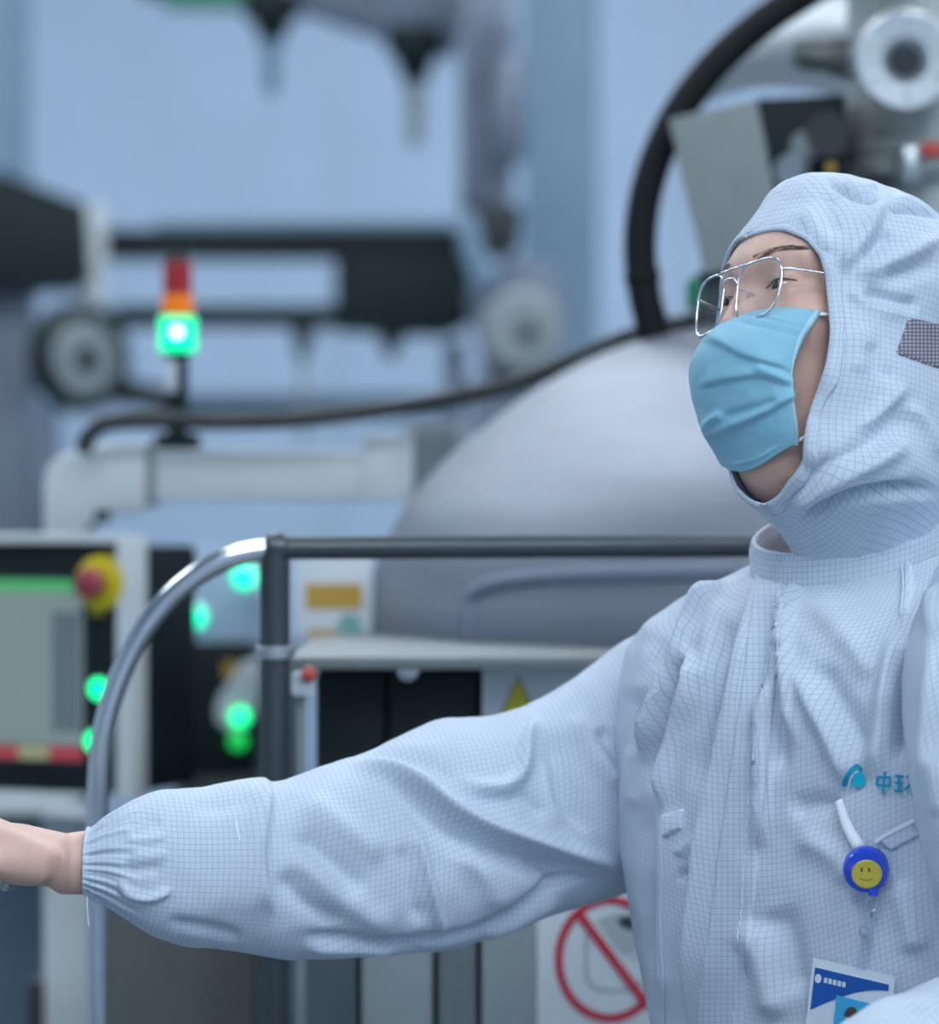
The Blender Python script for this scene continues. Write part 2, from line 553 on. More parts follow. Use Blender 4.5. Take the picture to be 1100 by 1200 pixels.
# ---- overhead tool bar with two hanging nozzles
Yn = 8.2
nb = thing('overhead_bar', 'grey overhead tool bar reaching down from the ceiling', 'beam', P(400, -60, Yn))
prism('bar', [(300, -60), (560, -60), (530, 64), (470, 46), (345, 6)], Yn, 0.16, 'lilac_grey', nb, 0.01)
pbox('green_strip', 190, -14, 290, 6, Yn + 0.02, 0.1, 'green_plastic', nb)
pbox('mount_plate', 160, -60, 345, -10, Yn + 0.02, 0.12, 'charcoal', nb)
a = P(430, -60, Yn)
box('hanger', (a.x - 0.06, Yn + 0.02, a.z - 0.02), (a.x + 0.06, Yn + 0.14, ZC - 0.001), 'lilac_grey', nb, 0.006)


def nozzle(px, py0, py1, mat, label):
    n = thing('nozzle', label, 'nozzle', P(px, py0, Yn - 0.02), 'nozzles under the overhead bar')
    k = Yn / FPX
    L = (py1 - py0) * k
    b = P(px, py1, Yn - 0.02)
    lathe('holder', [(0, L - 0.0), (0.066, L), (0.066, L * 0.80), (0.042, L * 0.72), (0.03, L * 0.55), (0, L * 0.55)][::-1],
          b, 'black_paint', n, segs=24)
    lathe('tip', [(0, 0), (0.010, 0), (0.017, 0.012), (0.021, L * 0.5), (0.024, L * 0.56), (0, L * 0.56)], b, mat, n, segs=20)


nozzle(318, -5, 112, 'steel_blue', 'slim tapering nozzle with a blue grey tip in a black holder')
nozzle(486, 34, 172, 'grey_paint', 'longer nozzle with a greenish grey tip in a black holder under the bar end')

# ---- monocrystal furnace: domed vessel, tower and head gear
YA = 4.45
AX = P(1092, 600, YA)
ax, k = AX.x, FPX / YA
DECK_Z = P(0, 770, 3.62).z
fz = thing('furnace', 'stainless domed furnace vessel with a steel tower and round viewport behind the worker', 'furnace', (ax, YA, 0))


def rz(px, py):
    return ((1092 - px) / k, P(0, py, YA).z)


RB = rz(424, 722)[0]
dome = [(RB, DECK_Z + 0.001), (RB, DECK_Z + 0.01)]
dome += [rz(x_, y_) for x_, y_ in catmull([(425, 712), (432, 690), (441, 660), (456, 625), (478, 588), (512, 548), (560, 506), (618, 462),
                                          (680, 426), (740, 402), (800, 388), (860, 374), (930, 360), (975, 352)], 60)]
dome += [(0.11, P(0, 350, YA).z), (0.0, P(0, 349, YA).z)]
lathe('vessel', [(0.0, DECK_Z + 0.001)] + dome, (ax, YA, 0), 'vessel_steel', fz, segs=160)
prof = [(0, P(0, 352, YA).z), (0.145, P(0, 352, YA).z), (0.145, P(0, 320, YA).z), (0.112, P(0, 318, YA).z), (0.112, P(0, 214, YA).z),
        (0.152, P(0, 212, YA).z), (0.155, P(0, 208, YA).z), (0.155, P(0, 196, YA).z), (0.150, P(0, 192, YA).z), (0.150, P(0, 190, YA).z),
        (0.155, P(0, 188, YA).z), (0.155, P(0, 176, YA).z), (0.13, P(0, 172, YA).z), (0.128, P(0, -20, YA).z), (0.15, P(0, -24, YA).z),
        (0.15, P(0, -60, YA).z), (0.10, P(0, -62, YA).z), (0.10, P(0, -260, YA).z), (0, P(0, -262, YA).z)]
LSF = YA / 5.4
lathe('tower', [(r * LSF, h) for r, h in prof], (ax, YA, 0), 'tower_steel', fz, segs=64)
# viewport flange on the tower
LS = LSF
vp = P(1060, 72, YA - 0.17)
vdir = (-0.06, -1, -0.02)
vx = lathe('viewport_flange', [(0.024, -0.10), (0.045, -0.10), (0.045, -0.005), (0.070, 0.0), (0.073, 0.004), (0.073, 0.02), (0.069, 0.024),
                               (0.034, 0.0225), (0.024, 0.012)], vp, 'aluminium', fz, axis=vdir, segs=48)
lathe('viewport_glass', disc_prof(0.0255, 0.008, 0.001), Vector(vp) + Vector(vdir).normalized() * 0.0033, 'black_gloss', vx, axis=vdir, segs=32)
for i in range(6):
    t = math.radians(30 + 60 * i)
    c = Vector(vp) + Vector((0.043 * math.cos(t), -0.0195, 0.043 * math.sin(t)))
    lathe('bolt', disc_prof(0.0045, 0.003, 0.001), c, 'steel_bright', vx, axis=vdir, segs=6)
pbox('red_label', 1080, 166, 1106, 183, YA - 0.14, 0.012, 'label_red', fz, 0.002)
lathe('clamp_lug', [(0, 0), (0.018, 0), (0.02, 0.003), (0.02, 0.05), (0.018, 0.053), (0, 0.053)], P(1065, 214, YA - 0.13), 'aluminium', fz, segs=24)
# horizontal pipe stub left of the tower
pa = P(1010, 68, YA - 0.1)
lathe('pipe_stub', [(0, 0), (0.020, 0), (0.020, 0.02), (0.027, 0.022), (0.029, 0.026), (0.029, 0.045), (0.024, 0.05), (0.024, 0.085), (0.021, 0.088),
                    (0.021, 0.100), (0.015, 0.102), (0.0, 0.102)], pa, 'pipe_olive', fz, axis=(-1, -0.12, 0.05), segs=28)
lathe('pipe_collar', [(0.02, 0), (0.032, 0.002), (0.034, 0.006), (0.034, 0.018), (0.031, 0.022), (0.02, 0.022)], pa + Vector((-0.004, 0, 0)), 'aluminium', fz, axis=(-1, -0.12, 0.05), segs=28)
# dark arched reflection on the vessel wall, built as a half-sunk tube


def vessel_radius(z):
    zs = [h for r, h in dome]; rs = [r for r, h in dome]
    return float(np.interp(z, zs, rs))


def on_vessel(px, py, lift):
    """point on the vessel wall seen at a pixel (solved on the revolved profile)"""
    for Yt in np.linspace(3.5, YA, 600):
        p = P(px, py, Yt)
        r = math.hypot(p.x - ax, p.y - YA)
        if r <= vessel_radius(p.z):
            d = Vector((p.x - ax, p.y - YA, 0)).normalized()
            return p + d * lift
    return P(px, py, YA)


refl_path = [on_vessel(x_, y_, -0.005) for x_, y_ in catmull([(547, 748), (546, 722), (553, 698), (590, 684), (660, 677), (760, 674), (860, 673)], 40)]
tube('reflection_band', refl_path, 0.012, 'reflection_tone', fz, 12)

# drive box at the dome's shoulder: grey cover plate, black housing, fittings
db = thing('drive_box', 'tilted grey sheet metal drive box with a black side standing on the furnace dome', 'box', P(850, 372, YA - 0.05))
prism('cover_plate', [(784, 139), (886, 116), (924, 300), (826, 322)], YA - 0.16, 0.012, 'grey_paint', db)
prism('housing', [(884, 116), (990, 110), (1004, 300), (924, 302)], YA - 0.12, 0.16, 'black_paint', db)
prism('mount_foot', [(818, 318), (1000, 290), (1000, 378), (822, 378)], YA - 0.12, 0.14, 'charcoal', db)
lathe('connector', [(0, 0), (0.02, 0), (0.023, 0.006), (0.023, 0.02), (0.015, 0.024), (0.015, 0.034), (0, 0.034)], P(948, 172, YA - 0.13), 'mid_grey', db, axis=(-0.5, -1, -0.1), segs=24)
lathe('connector', [(0, 0), (0.02, 0), (0.024, 0.006), (0.024, 0.03), (0, 0.03)], P(935, 203, YA - 0.14), 'aluminium', db, axis=(-0.6, -1, 0.1), segs=24)
lathe('brass_nut', disc_prof(0.009, 0.012, 0.002), P(972, 197, YA - 0.15), 'brass', db, axis=(0, -1, 0), segs=6)
lathe('bearing', [(0.012, 0), (0.03, 0), (0.033, 0.004), (0.033, 0.03), (0.012, 0.03)], P(972, 160, YA - 0.14), 'charcoal', db, axis=(-0.2, -1, 0), segs=28)

# white rounded cover shell behind the drive box
sh = []
sv, sf = [], []
arc_out = catmull([(772, 190), (800, 140), (850, 112), (905, 102), (960, 108), (1010, 120)], 24)
arc_in = catmull([(806, 96), (830, 60), (880, 20), (930, -5), (985, -15), (1020, -15)], 24)
Ys = YA + 0.22
n = 24
for dY in (0.0, 0.05):
    for (xo, yo), (xi, yi) in zip(arc_out, arc_in):
        for w in np.linspace(0, 1, 7):
            p = P(xo + (xi - xo) * w, yo + (yi - yo) * w, Ys + dY - 0.10 * math.sin(math.pi * w))
            sv.append(p)
for d in range(2):
    for i in range(n - 1):
        for j in range(6):
            q = [d * n * 7 + i * 7 + j, d * n * 7 + i * 7 + j + 1, d * n * 7 + (i + 1) * 7 + j + 1, d * n * 7 + (i + 1) * 7 + j]
            sf.append(q if d == 0 else q[::-1])
for i in range(n - 1):
    for j in (0, 6):
        q = [i * 7 + j, (i + 1) * 7 + j, n * 7 + (i + 1) * 7 + j, n * 7 + i * 7 + j]
        sf.append(q)
cs = obj('cover_shell', sv, sf, 'white_paint', None, True)
tag(cs, 'white curved cover shell between the black hose and the steel tower', 'cover')
pa_ = P(1000, 50, YA + 0.16)
tube('shell_bracket', [pa_, Vector((ax, YA + 0.10, pa_.z))], 0.010, 'tower_steel', cs, 12)

# thick black hose looping round the drive box
hp = [P(1088, -44, YA - 0.06), P(1050, -52, YA - 0.10)] + [P(x_, y_, YA - 0.10) for x_, y_ in [(1000, -40), (950, -12), (890, 28), (835, 78), (790, 140), (761, 210), (750, 280), (755, 345), (768, 396)]]
hose = tube('hose', catmull(hp, 60), 0.0202, 'rubber', None, 24)
tag(hose, 'thick black rubber hose arching from above down behind the dome', 'hose')
fit = obj('hose_clamp', *tube_mesh([P(752, 318, YA - 0.10), P(753, 330, YA - 0.10)], 0.0225, 24), 'rubber', hose, True)
gc = lathe('plug', [(0, 0), (0.010, 0), (0.012, 0.003), (0.012, 0.04), (0.007, 0.045), (0, 0.045)], P(814, 362, YA - 0.17), 'green_plastic', db, segs=16)

# ---- deck cabinet under the vessel
dk = thing('furnace_cabinet', 'low furnace cabinet with black doors and a steel deck under the dome', 'cabinet', (P(760, 600, 3.7).x, 3.9, 0))
LS = 1.0
x0 = P(338, 600, 3.62).x
x1 = 1.5
box('deck', (x0, 3.62, DECK_Z - 0.013), (x1, 5.25, DECK_Z), 'deck_steel', dk, 0.003)
box('carcass', (x0 + 0.025, 3.732, 0.08), (x1 - 0.02, 5.2, DECK_Z - 0.0135), 'charcoal', dk, 0.004)
box('plinth', (x0 + 0.04, 3.78, 0.0), (x1 - 0.04, 5.15, 0.0795), 'black_paint', dk, 0.004)
Yd = 3.70
zt = DECK_Z - 0.020


def door(px0, px1, z0, z1, mat, name='door'):
    a, b = P(px0, 0, Yd).x, P(px1, 0, Yd).x
    return box(name, (a + 0.002, Yd, z0), (b - 0.002, Yd + 0.028, z1), mat, dk, 0.004)


ZM = P(0, 960, Yd).z
d1 = door(368, 452, ZM, zt, 'black_paint')
d2 = door(454, 560, ZM, zt, 'black_paint')
lathe('door_knob', [(0, 0), (0.009, 0), (0.011, 0.003), (0.011, 0.01), (0, 0.012)], P(478, 785, Yd), 'steel_bright', d2, axis=(0, -1, 0), segs=16)
d3 = door(562, 905, ZM, zt, 'mid_grey', 'service_panel')
door(326, 420, 0.1, ZM - 0.004, 'slate', 'lower_panel')
door(421, 509, 0.1, ZM - 0.004, 'mid_grey', 'lower_panel')
door(511, 560, 0.1, ZM - 0.004, 'stone_grey', 'lower_panel')
door(562, 905, 0.1, ZM - 0.004, 'mid_grey', 'lower_panel')
door(907, 1320, 0.1, zt, 'mid_grey', 'lower_panel')

# ---- signs on the cabinet
Yg = Yd - 0.0032
ws = thing('warning_sign', 'white placard with a yellow warning triangle on the furnace cabinet', 'sign', P(640, 880, Yg))
pbox('plate', 565, 781, 720, 930, Yg, 0.003, 'sign_white', ws, 0.001)
prism('border', [(607, 791), (641, 866), (573, 866)], Yg - 0.0015, 0.001, 'sign_black', ws, 0)
prism('triangle', [(607, 794.5), (638.5, 864.5), (575.5, 864.5)], Yg - 0.0025, 0.001, 'sign_yellow', ws, 0)

ps = thing('prohibition_sign', 'white sign with a red prohibition circle and slash on the lower cabinet panel', 'sign', P(700, 1240, Yg))
pbox('plate', 629, 1032, 800, 1250, Yg, 0.003, 'sign_white', ps, 0.001)


def ring(name, cx, cy, rx, ry, w, Y, mat, parent, th=0.001):
    v, f = [], []
    n = 64
    for i in range(n):
        t = 2 * math.pi * i / n
        for s in (1, 0):
            for d in (0, th):
                v.append(P(cx + (rx - (0 if s else w)) * math.cos(t), cy + (ry - (0 if s else w)) * math.sin(t), Y) + Vector((0, d, 0)))
    for i in range(n):
        a, b = 4 * i, 4 * ((i + 1) % n)
        f += [(a, b, b + 2, a + 2), (a + 1, a + 3, b + 3, b + 1), (a, a + 1, b + 1, b), (a + 2, b + 2, b + 3, a + 3)]
    return obj(name, v, f, mat, parent)


def bar(name, pts, w, Y, mat, parent, closed=False, th=0.001):
    """flat stroke of width w pixels along a pixel polyline"""
    p = np.asarray(pts, float)
    v, f = [], []
    n = len(p)
    for i in range(n):
        if closed:
            d = p[(i + 1) % n] - p[i - 1]
        else:
            d = p[min(i + 1, n - 1)] - p[max(i - 1, 0)]
        d /= np.linalg.norm(d)
        q = np.array([-d[1], d[0]]) * w / 2
        v += [P(*(p[i] + q), Y), P(*(p[i] - q), Y)]
    for i in range(n if closed else n - 1):
        a, b = 2 * i, 2 * ((i + 1) % n)
        f.append((a, b, b + 1, a + 1))
    return obj(name, v, f, mat, parent)


# pictogram: a grey cup-like outline with dark marks, then the red ring and slash above it
bar('pictogram_outline', catmull([(700, 1092), (688, 1096), (687, 1130), (690, 1152), (704, 1160), (735, 1160), (752, 1150)], 30), 5, Yg - 0.0012, 'sign_grey', ps)
prism('pictogram_hand', catmull([(700, 1078), (722, 1070), (748, 1076), (765, 1092), (752, 1110), (730, 1118), (715, 1100)], 18), Yg - 0.0014, 0.0004, 'sign_grey', ps, 0)
prism('pictogram_mark', catmull([(722, 1078), (736, 1073), (752, 1080), (742, 1090), (728, 1086)], 12), Yg - 0.0019, 0.0004, 'sign_black', ps, 0)
bar('pictogram_line', [(738, 1120), (752, 1124), (770, 1121)], 4, Yg - 0.0016, 'sign_grey', ps)
ring('red_ring', 714, 1124, 64, 74, 9, Yg - 0.0026, 'sign_red', ps)
bar('red_slash', [(676, 1068), (760, 1180)], 10, Yg - 0.003, 'sign_red', ps)

# ---- white placard with coloured labels standing on the deck left of the vessel
lp = thing('label_board', 'pale board with orange and teal labels standing on the deck', 'board', (P(383, 0, 3.9).x, 3.9, DECK_Z))
a, b = P(346, 0, 4.3).x, P(436, 0, 4.3).x
box('plate', (a, 4.3, DECK_Z + 0.0005), (b, 4.312, P(0, 655, 4.3).z), 'white_paint', lp, 0.002)
pbox('orange_label', 358, 684, 424, 714, 4.298, 0.002, 'orange_label', lp, 0)
pbox('orange_label', 362, 738, 396, 755, 4.298, 0.002, 'orange_label', lp, 0)
prism('teal_label', catmull([(396, 728), (407, 718), (420, 724), (422, 748), (408, 756), (397, 748)], 16), 4.297, 0.002, 'teal_label', lp, 0)

# ---- small white limit switch with a red cap on a thin grey stand
lw = thing('limit_switch', 'small white switch box with a red cap on a thin grey stand', 'switch', (P(352, 0, 3.58).x, 3.58, 0))
pbox('stand', 347, 814, 358, 2270, 3.585, 0.010, 'mid_grey', lw, 0.003)
pbox('switch_box', 341, 788, 369, 816, 3.57, 0.026, 'white_paint', lw, 0.004)
lathe('red_cap', [(0, 0), (0.006, 0), (0.0075, 0.002), (0.0075, 0.008), (0.005, 0.011), (0, 0.011)], P(361, 792, 3.57), 'label_red', lw, axis=(0.2, -1, 0.4), segs=16)
a = P(352, 0, 3.585)
box('foot', (a.x - 0.04, 3.55, 0), (a.x + 0.04, 3.63, 0.012), 'mid_grey', lw, 0.003)

# ---- chrome guard rail with its bend, top bar and dark post
Yr = 3.47
gr = thing('guard_rail', 'chrome guard rail bending over into a long bar in front of the furnace', 'rail', (P(320, 0, Yr).x, Yr, 0))
bend = [P(114, 2140, Yr), P(114, 1500, Yr), P(114, 1000, Yr), P(115, 930, Yr), P(119, 870, Yr), P(132, 815, Yr), P(158, 755, Yr), P(193, 706, Yr), P(236, 670, Yr),
        P(280, 650, Yr), P(322, 643, Yr)]
zf = 0.012
bend[0] = Vector((bend[0].x, Yr, zf))
tube('bent_tube', catmull(bend, 90), 0.0108, 'rail_chrome', gr, 24)
tube('top_bar', catmull([P(318, 642.5, Yr), P(600, 641, Yr), P(980, 639, Yr), P(1300, 638, Yr)], 20), 0.0112, 'rail_post', gr, 20)
pv = P(322, 655, Yr)
tube('post', [(pv.x, Yr, zf), (pv.x, Yr, pv.z + 0.006)], 0.0145, 'rail_post', gr, 20)
lathe('joint', [(0, 0), (0.013, 0), (0.0150, 0.003), (0.0150, 0.019), (0.013, 0.022), (0, 0.025)], P(338, 642, Yr), 'rail_post', gr, axis=(-1, 0, 0), segs=24)
lathe('post_collar', [(0, 0), (0.018, 0), (0.019, 0.003), (0.019, 0.012), (0, 0.016)], P(322, 772, Yr), 'aluminium', gr, segs=24)
pe = P(1300, 638, Yr)
tube('post', [(pe.x, Yr, zf), (pe.x, Yr, pe.z + 0.006)], 0.0145, 'rail_post', gr, 20)
for q in (bend[0].x, pv.x, pe.x):
    lathe('foot_plate', [(0, 0), (0.045, 0), (0.047, 0.003), (0.047, 0.01), (0.03, 0.013), (0, 0.013)], (q, Yr, 0), 'rail_post', gr, segs=24)

# ---- support arm (white square duct) carrying the control panel
Ya = 4.62
sa = thing('support_arm', 'off-white square support arm with a flange carrying the control panel', 'arm', P(90, 640, Ya))
pbox('beam', 176, 527, 432, 586, Ya, 0.07, 'ivory_paint', sa, 0.006)
pbox('sleeve', 170, 522, 182, 592, Ya - 0.005, 0.08, 'mid_grey', sa, 0.003)
prism('elbow', [(50, 560), (58, 540), (98, 522), (172, 516), (172, 600), (118, 600), (98, 628), (50, 636)], Ya - 0.01, 0.085, 'ivory_paint', sa, 0.012)
pbox('flange', 424, 508, 478, 586, Ya - 0.012, 0.095, 'ivory_paint', sa, 0.006)
pbox('end_plate', 472, 496, 484, 590, Ya - 0.02, 0.11, 'ivory_paint', sa, 0.003)
prism('bracket', [(484, 498), (538, 493), (538, 538), (484, 588)], Ya + 0.02, 0.08, 'mid_grey', sa, 0.006)
pbox('column', 500, 496, 546, 1750, Ya + 0.72, 0.1, 'mid_grey', sa, 0.006)
a_, b_ = P(500, 560, Ya), P(532, 495, Ya)
box('back_tie', (a_.x, Ya + 0.09, a_.z + 0.02), (b_.x, Ya + 0.73, b_.z - 0.02), 'mid_grey', sa, 0.006)
tube('drop_pipe', [P(75, 640, Ya + 0.03), P(75, 600, Ya + 0.03)], 0.025, 'ivory_paint', sa, 20)
pbox('latch', 110, 598, 128, 612, Ya - 0.012, 0.02, 'charcoal', sa, 0.003)

# ---- stack light on the arm
sl = thing('stack_light', 'signal tower with red and amber segments above a lit green one', 'light', P(208, 526, Ya))
b = P(208, 526, Ya + 0.035)
kk = Ya / FPX


def seg(name, y0, y1, r, mat):
    r *= Ya / 5.5
    z0, z1 = (526 - y1) * kk, (526 - y0) * kk
    return lathe(name, [(0, z0), (r - 0.002, z0), (r, z0 + 0.002), (r, z1 - 0.002), (r - 0.002, z1), (0, z1)], b, mat, sl, segs=28)


seg('base', 508, 526, 0.036, 'black_paint')
seg('pole', 414, 508, 0.017, 'black_paint')
seg('collar', 406, 416, 0.024, 'black_paint')
seg('red_segment', 306, 344, 0.0225, 'lamp_red')
seg('amber_segment', 344, 370, 0.0245, 'lamp_amber')
gs = seg('green_segment', 370, 412, 0.029, 'lamp_green')
seg('cap', 294, 306, 0.020, 'charcoal')
lathe('lamp_core', [(0, 0), (0.006, 0.003), (0.0085, 0.009), (0.006, 0.015), (0, 0.018)], P(209, 398, Ya + 0.035) + Vector((0, -0.0195, 0)), 'lamp_core', gs, segs=16)
pl = P(200, 440, Ya)
box('label', (pl.x - 0.007, Ya + 0.017, pl.z - 0.02), (pl.x + 0.006, Ya + 0.021, pl.z + 0.02), 'white_paint', sl, 0.001)

# ---- cable running over the arm to the furnace
cp = [P(96, 530, Ya - 0.06), P(106, 508, Ya - 0.06), P(130, 495, Ya - 0.06), P(180, 492, Ya - 0.06), P(260, 494, Ya - 0.06), P(350, 491, Ya - 0.06), P(440, 481, Ya - 0.06), P(520, 468, Ya - 0.08),
      P(590, 453, Ya - 0.1), P(650, 432, Ya - 0.12), P(710, 406, Ya - 0.16), P(760, 388, Ya - 0.2), P(820, 376, Ya - 0.24), P(880, 368, Ya - 0.2)]
pts = catmull(cp, 420)
rad = 0.0112 + 0.0015 * np.sin(np.linspace(0, 420 * 0.9, 420)) * np.clip((np.linspace(0, 1, 420) - 0.45) * 5, 0.15, 1)
cable = tube('cable', pts, rad, 'charcoal', None, 14)
tag(cable, 'dark ribbed cable sagging over the white support arm to the dome', 'cable')
for q in (0.55, 0.9):
    i = int(q * 419)
    obj('cable_tie', *tube_mesh([pts[i] - np.array([0.004, 0, 0]), pts[i] + np.array([0.004, 0, 0])], 0.0138, 14), 'charcoal', cable, True)

# ---- control panel (HMI)
Yh = 4.42
LS = Yh / 5.3
yaw = math.radians(24)
org = P(141, 780, Yh)
T = Matrix.Translation(org) @ Matrix.Rotation(-yaw, 4, 'Z')
kx = Yh / FPX / math.cos(yaw)
kz = Yh / FPX


def H(px, py):
    return (px - 141) * kx, (780 - py) * kz


hm = thing('control_panel', 'black operator control panel with a touch screen, emergency stop and green lamps', 'control panel', P(75, 936, Yh))


def hbox(name, x0, y0, x1, y1, d0, d1, mat, parent=hm, bevel=0.003):
    (a, b_), (c, d) = H(x0, y1), H(x1, y0)
    return box(name, (a, d0, b_), (c, d1, d), mat, parent, bevel, T)


hbox('housing', -150, 637, 141, 932, 0.012, 0.03, 'black_paint')
hbox('frame', 137, 628, 160, 936, -0.004, 0.03, 'ivory_paint')
hbox('frame', -175, 628, -150, 936, -0.004, 0.03, 'ivory_paint')
hbox('frame', -150, 626, 141, 637, -0.004, 0.03, 'ivory_paint')
hbox('rear_box', -140, 640, 158, 930, 0.0305, 0.165, 'black_paint', bevel=0.01)
hbox('bezel', -130, 672, 100, 905, 0.006, 0.012, 'black_gloss')
sc_ = hbox('screen', -120, 694, 92, 876, 0.0035, 0.0058, 'screen_face', bevel=0)
hbox('screen_window', 55, 718, 90, 860, 0.0026, 0.0034, 'screen_dark', sc_, 0)
hbox('screen_header', -120, 680, 80, 694, 0.0035, 0.0058, 'screen_green', sc_, 0)
hbox('screen_key', 52, 878, 92, 893, 0.0035, 0.0058, 'screen_red', sc_, 0)
hbox('screen_key', 12, 878, 50, 893, 0.0035, 0.0058, 'screen_yellow', sc_, 0)
hbox('screen_key', -30, 878, 10, 893, 0.0035, 0.0058, 'screen_red', sc_, 0)
fr = T.to_3x3() @ Vector((0, -1, 0))


def hp3(px, py, d):
    a, b_ = H(px, py)
    return T @ Vector((a, d, b_))


e0 = hp3(118, 683, 0.012)
lathe('stop_guard', [(0, 0), (0.036, 0), (0.040, 0.003), (0.041, 0.01), (0.040, 0.022), (0.034, 0.026), (0, 0.026)], e0, 'estop_yellow', hm, axis=fr, segs=36)
eb = lathe('stop_button', [(0, 0.024), (0.013, 0.024), (0.013, 0.038), (0.021, 0.040), (0.023, 0.046), (0.022, 0.055), (0.015, 0.061), (0, 0.063)], e0, 'estop_red', hm, axis=fr, segs=32)
hbox('stop_tag', 98, 700, 118, 722, 0.008, 0.0115, 'estop_yellow')
for px, py in ((111, 808), (106, 870)):
    c = hp3(px, py, 0.012)
    lathe('lamp_bezel', [(0.0155, 0), (0.0185, 0), (0.0185, 0.005), (0.0155, 0.006)], c, 'steel_bright', hm, axis=fr, segs=24)
    lathe('indicator_lamp', [(0, 0), (0.0155, 0), (0.0155, 0.008), (0.012, 0.013), (0, 0.014)], c, 'led_green', hm, axis=fr, segs=24)
LS = 1.0
tube('hanger_pipe', [P(75, 640, Ya + 0.03), P(75, 648, Ya + 0.03)], 0.022, 'ivory_paint', hm, 16)

# ---- dark power cabinet behind the rail with green pilot lamps
Yp = 5.3
pc = thing('power_cabinet', 'dark power cabinet with green pilot lamps standing behind the guard rail', 'cabinet', (P(265, 0, Yp).x, Yp + 0.2, 0))
pbox('body', 206, 760, 345, 1755, Yp, 0.35, 'slate', pc, 0.006)
pbox('door', 218, 752, 300, 905, Yp - 0.02, 0.018, 'black_paint', pc, 0.004)
pbox('vent_panel', 214, 908, 340, 1180, Yp - 0.012, 0.01, 'warm_grey', pc, 0.004)
prism('cover', catmull([(300, 772), (306, 790), (300, 830), (282, 858), (256, 850), (254, 822), (268, 800), (284, 776)], 20), Yp - 0.045, 0.02, 'white_paint', pc, 0.004)
pbox('orange_tag', 262, 776, 276, 794, Yp - 0.024, 0.004, 'orange_label', pc, 0.001)
for px, py, mm in ((281, 840, 'led_green'), (279, 868, 'led_dim')):
    lathe('pilot_lamp', [(0, 0), (0.013, 0), (0.013, 0.006), (0.009, 0.011), (0, 0.012)], P(px, py, Yp - 0.046), mm, pc, axis=(0, -1, 0), segs=20)
lr = thing('lamp_rack', 'pale grey instrument rack with two bright cyan green lamps above the power cabinet', 'rack', (P(262, 0, Yp).x, Yp + 0.3, P(0, 760, Yp).z))
pbox('rack_plate', 216, 640, 338, 759.5, Yp + 0.3, 0.02, 'wall_paint', lr, 0.004)
for px, py in ((286, 676), (228, 723)):
    lathe('rack_lamp', [(0, 0), (0.0175, 0), (0.0175, 0.01), (0.012, 0.016), (0, 0.017)], P(px, py, Yp + 0.3), 'led_cyan', lr, axis=(0, -1, 0), segs=24)
    lathe('lamp_ring', [(0.0178, 0), (0.021, 0), (0.021, 0.004), (0.0178, 0.005)], P(px, py, Yp + 0.3), 'steel_bright', lr, axis=(0, -1, 0), segs=24)
lathe('white_knob', [(0, 0), (0.017, 0), (0.019, 0.004), (0.019, 0.02), (0.016, 0.025), (0, 0.025)], P(312, 690, Yp + 0.3), 'white_paint', lr, axis=(0, -1, 0), segs=24)

# ---- low equipment in front: warm grey cabinet, pale post, blue cabinet
lc = thing('low_cabinet', 'warm grey low equipment cabinet below the outstretched sleeve', 'cabinet', (P(225, 0, 4.0).x, 4.15, 0))
pbox('body', 122, 985, 328, 2050, 4.02, 0.3, 'warm_grey', lc, 0.006)
pbox('front_panel', 126, 990, 300, 1900, 4.0, 0.018, 'warm_grey', lc, 0.004)
pbox('edge_strip', 303, 990, 324, 1900, 4.005, 0.014, 'grey_paint', lc, 0.003)
a = P(225, 0, 4.02)
box('plinth', (a.x - 0.08, 4.04, 0), (a.x + 0.08, 4.3, P(0, 2050, 4.02).z + 0.001), 'black_paint', lc, 0.003)
pp = thing('pale_pillar', 'pale grey equipment pillar with a dark slot below the wrist', 'pillar', (P(80, 0, 4.6).x, 4.65, 0))
a, b = P(50, 0, 4.6).x, P(112, 0, 4.6).x
box('shaft', (a, 4.6, 0), (b, 4.72, P(0, 962, 4.6).z), 'ivory_paint', pp, 0.008)
pbox('slot', 32, 1150, 50, 1330, 4.59, 0.05, 'charcoal', pp, 0.004)
pbox('cap', 46, 955, 116, 964, 4.59, 0.14, 'aluminium', pp, 0.003)
bc = thing('blue_cabinet', 'blue grey equipment cabinet at the edge below the hand', 'cabinet', (P(-60, 0, 5.0).x, 5.2, 0))
a, b = P(-180, 0, 5.0).x, P(48, 0, 5.0).x
box('body', (a, 5.0, 0), (b, 5.4, P(0, 968, 5.0).z), 'blue_grey', bc, 0.008)
box('top_cover', (a - 0.01, 4.99, P(0, 968, 5.0).z), (b + 0.03, 5.41, P(0, 950, 5.0).z), 'mid_grey', bc, 0.004)

# ================================================================== the worker
# ---- implicit modelling helpers (smooth unions of ellipsoids and tapered capsules)
def ell(p, c, r):
    q = p - np.asarray(c)
    r = np.asarray(r, float)
    k0 = np.linalg.norm(q / r, axis=-1)
    k1 = np.linalg.norm(q / (r * r), axis=-1) + 1e-9
    return k0 * (k0 - 1) / k1


def cap(p, a, b, ra, rb=None):
    rb = ra if rb is None else rb
    a, b = np.asarray(a, float), np.asarray(b, float)
    d = b - a
    h = np.clip(((p - a) @ d) / (d @ d), 0, 1)
    return np.linalg.norm(p - a - h[..., None] * d, axis=-1) - (ra + (rb - ra) * h)


def smin(a, b, k):
    h = np.clip(0.5 + 0.5 * (b - a) / k, 0, 1)
    return b * (1 - h) + a * h - k * h * (1 - h)


def smax(a, b, k):
    return -smin(-a, -b, k)


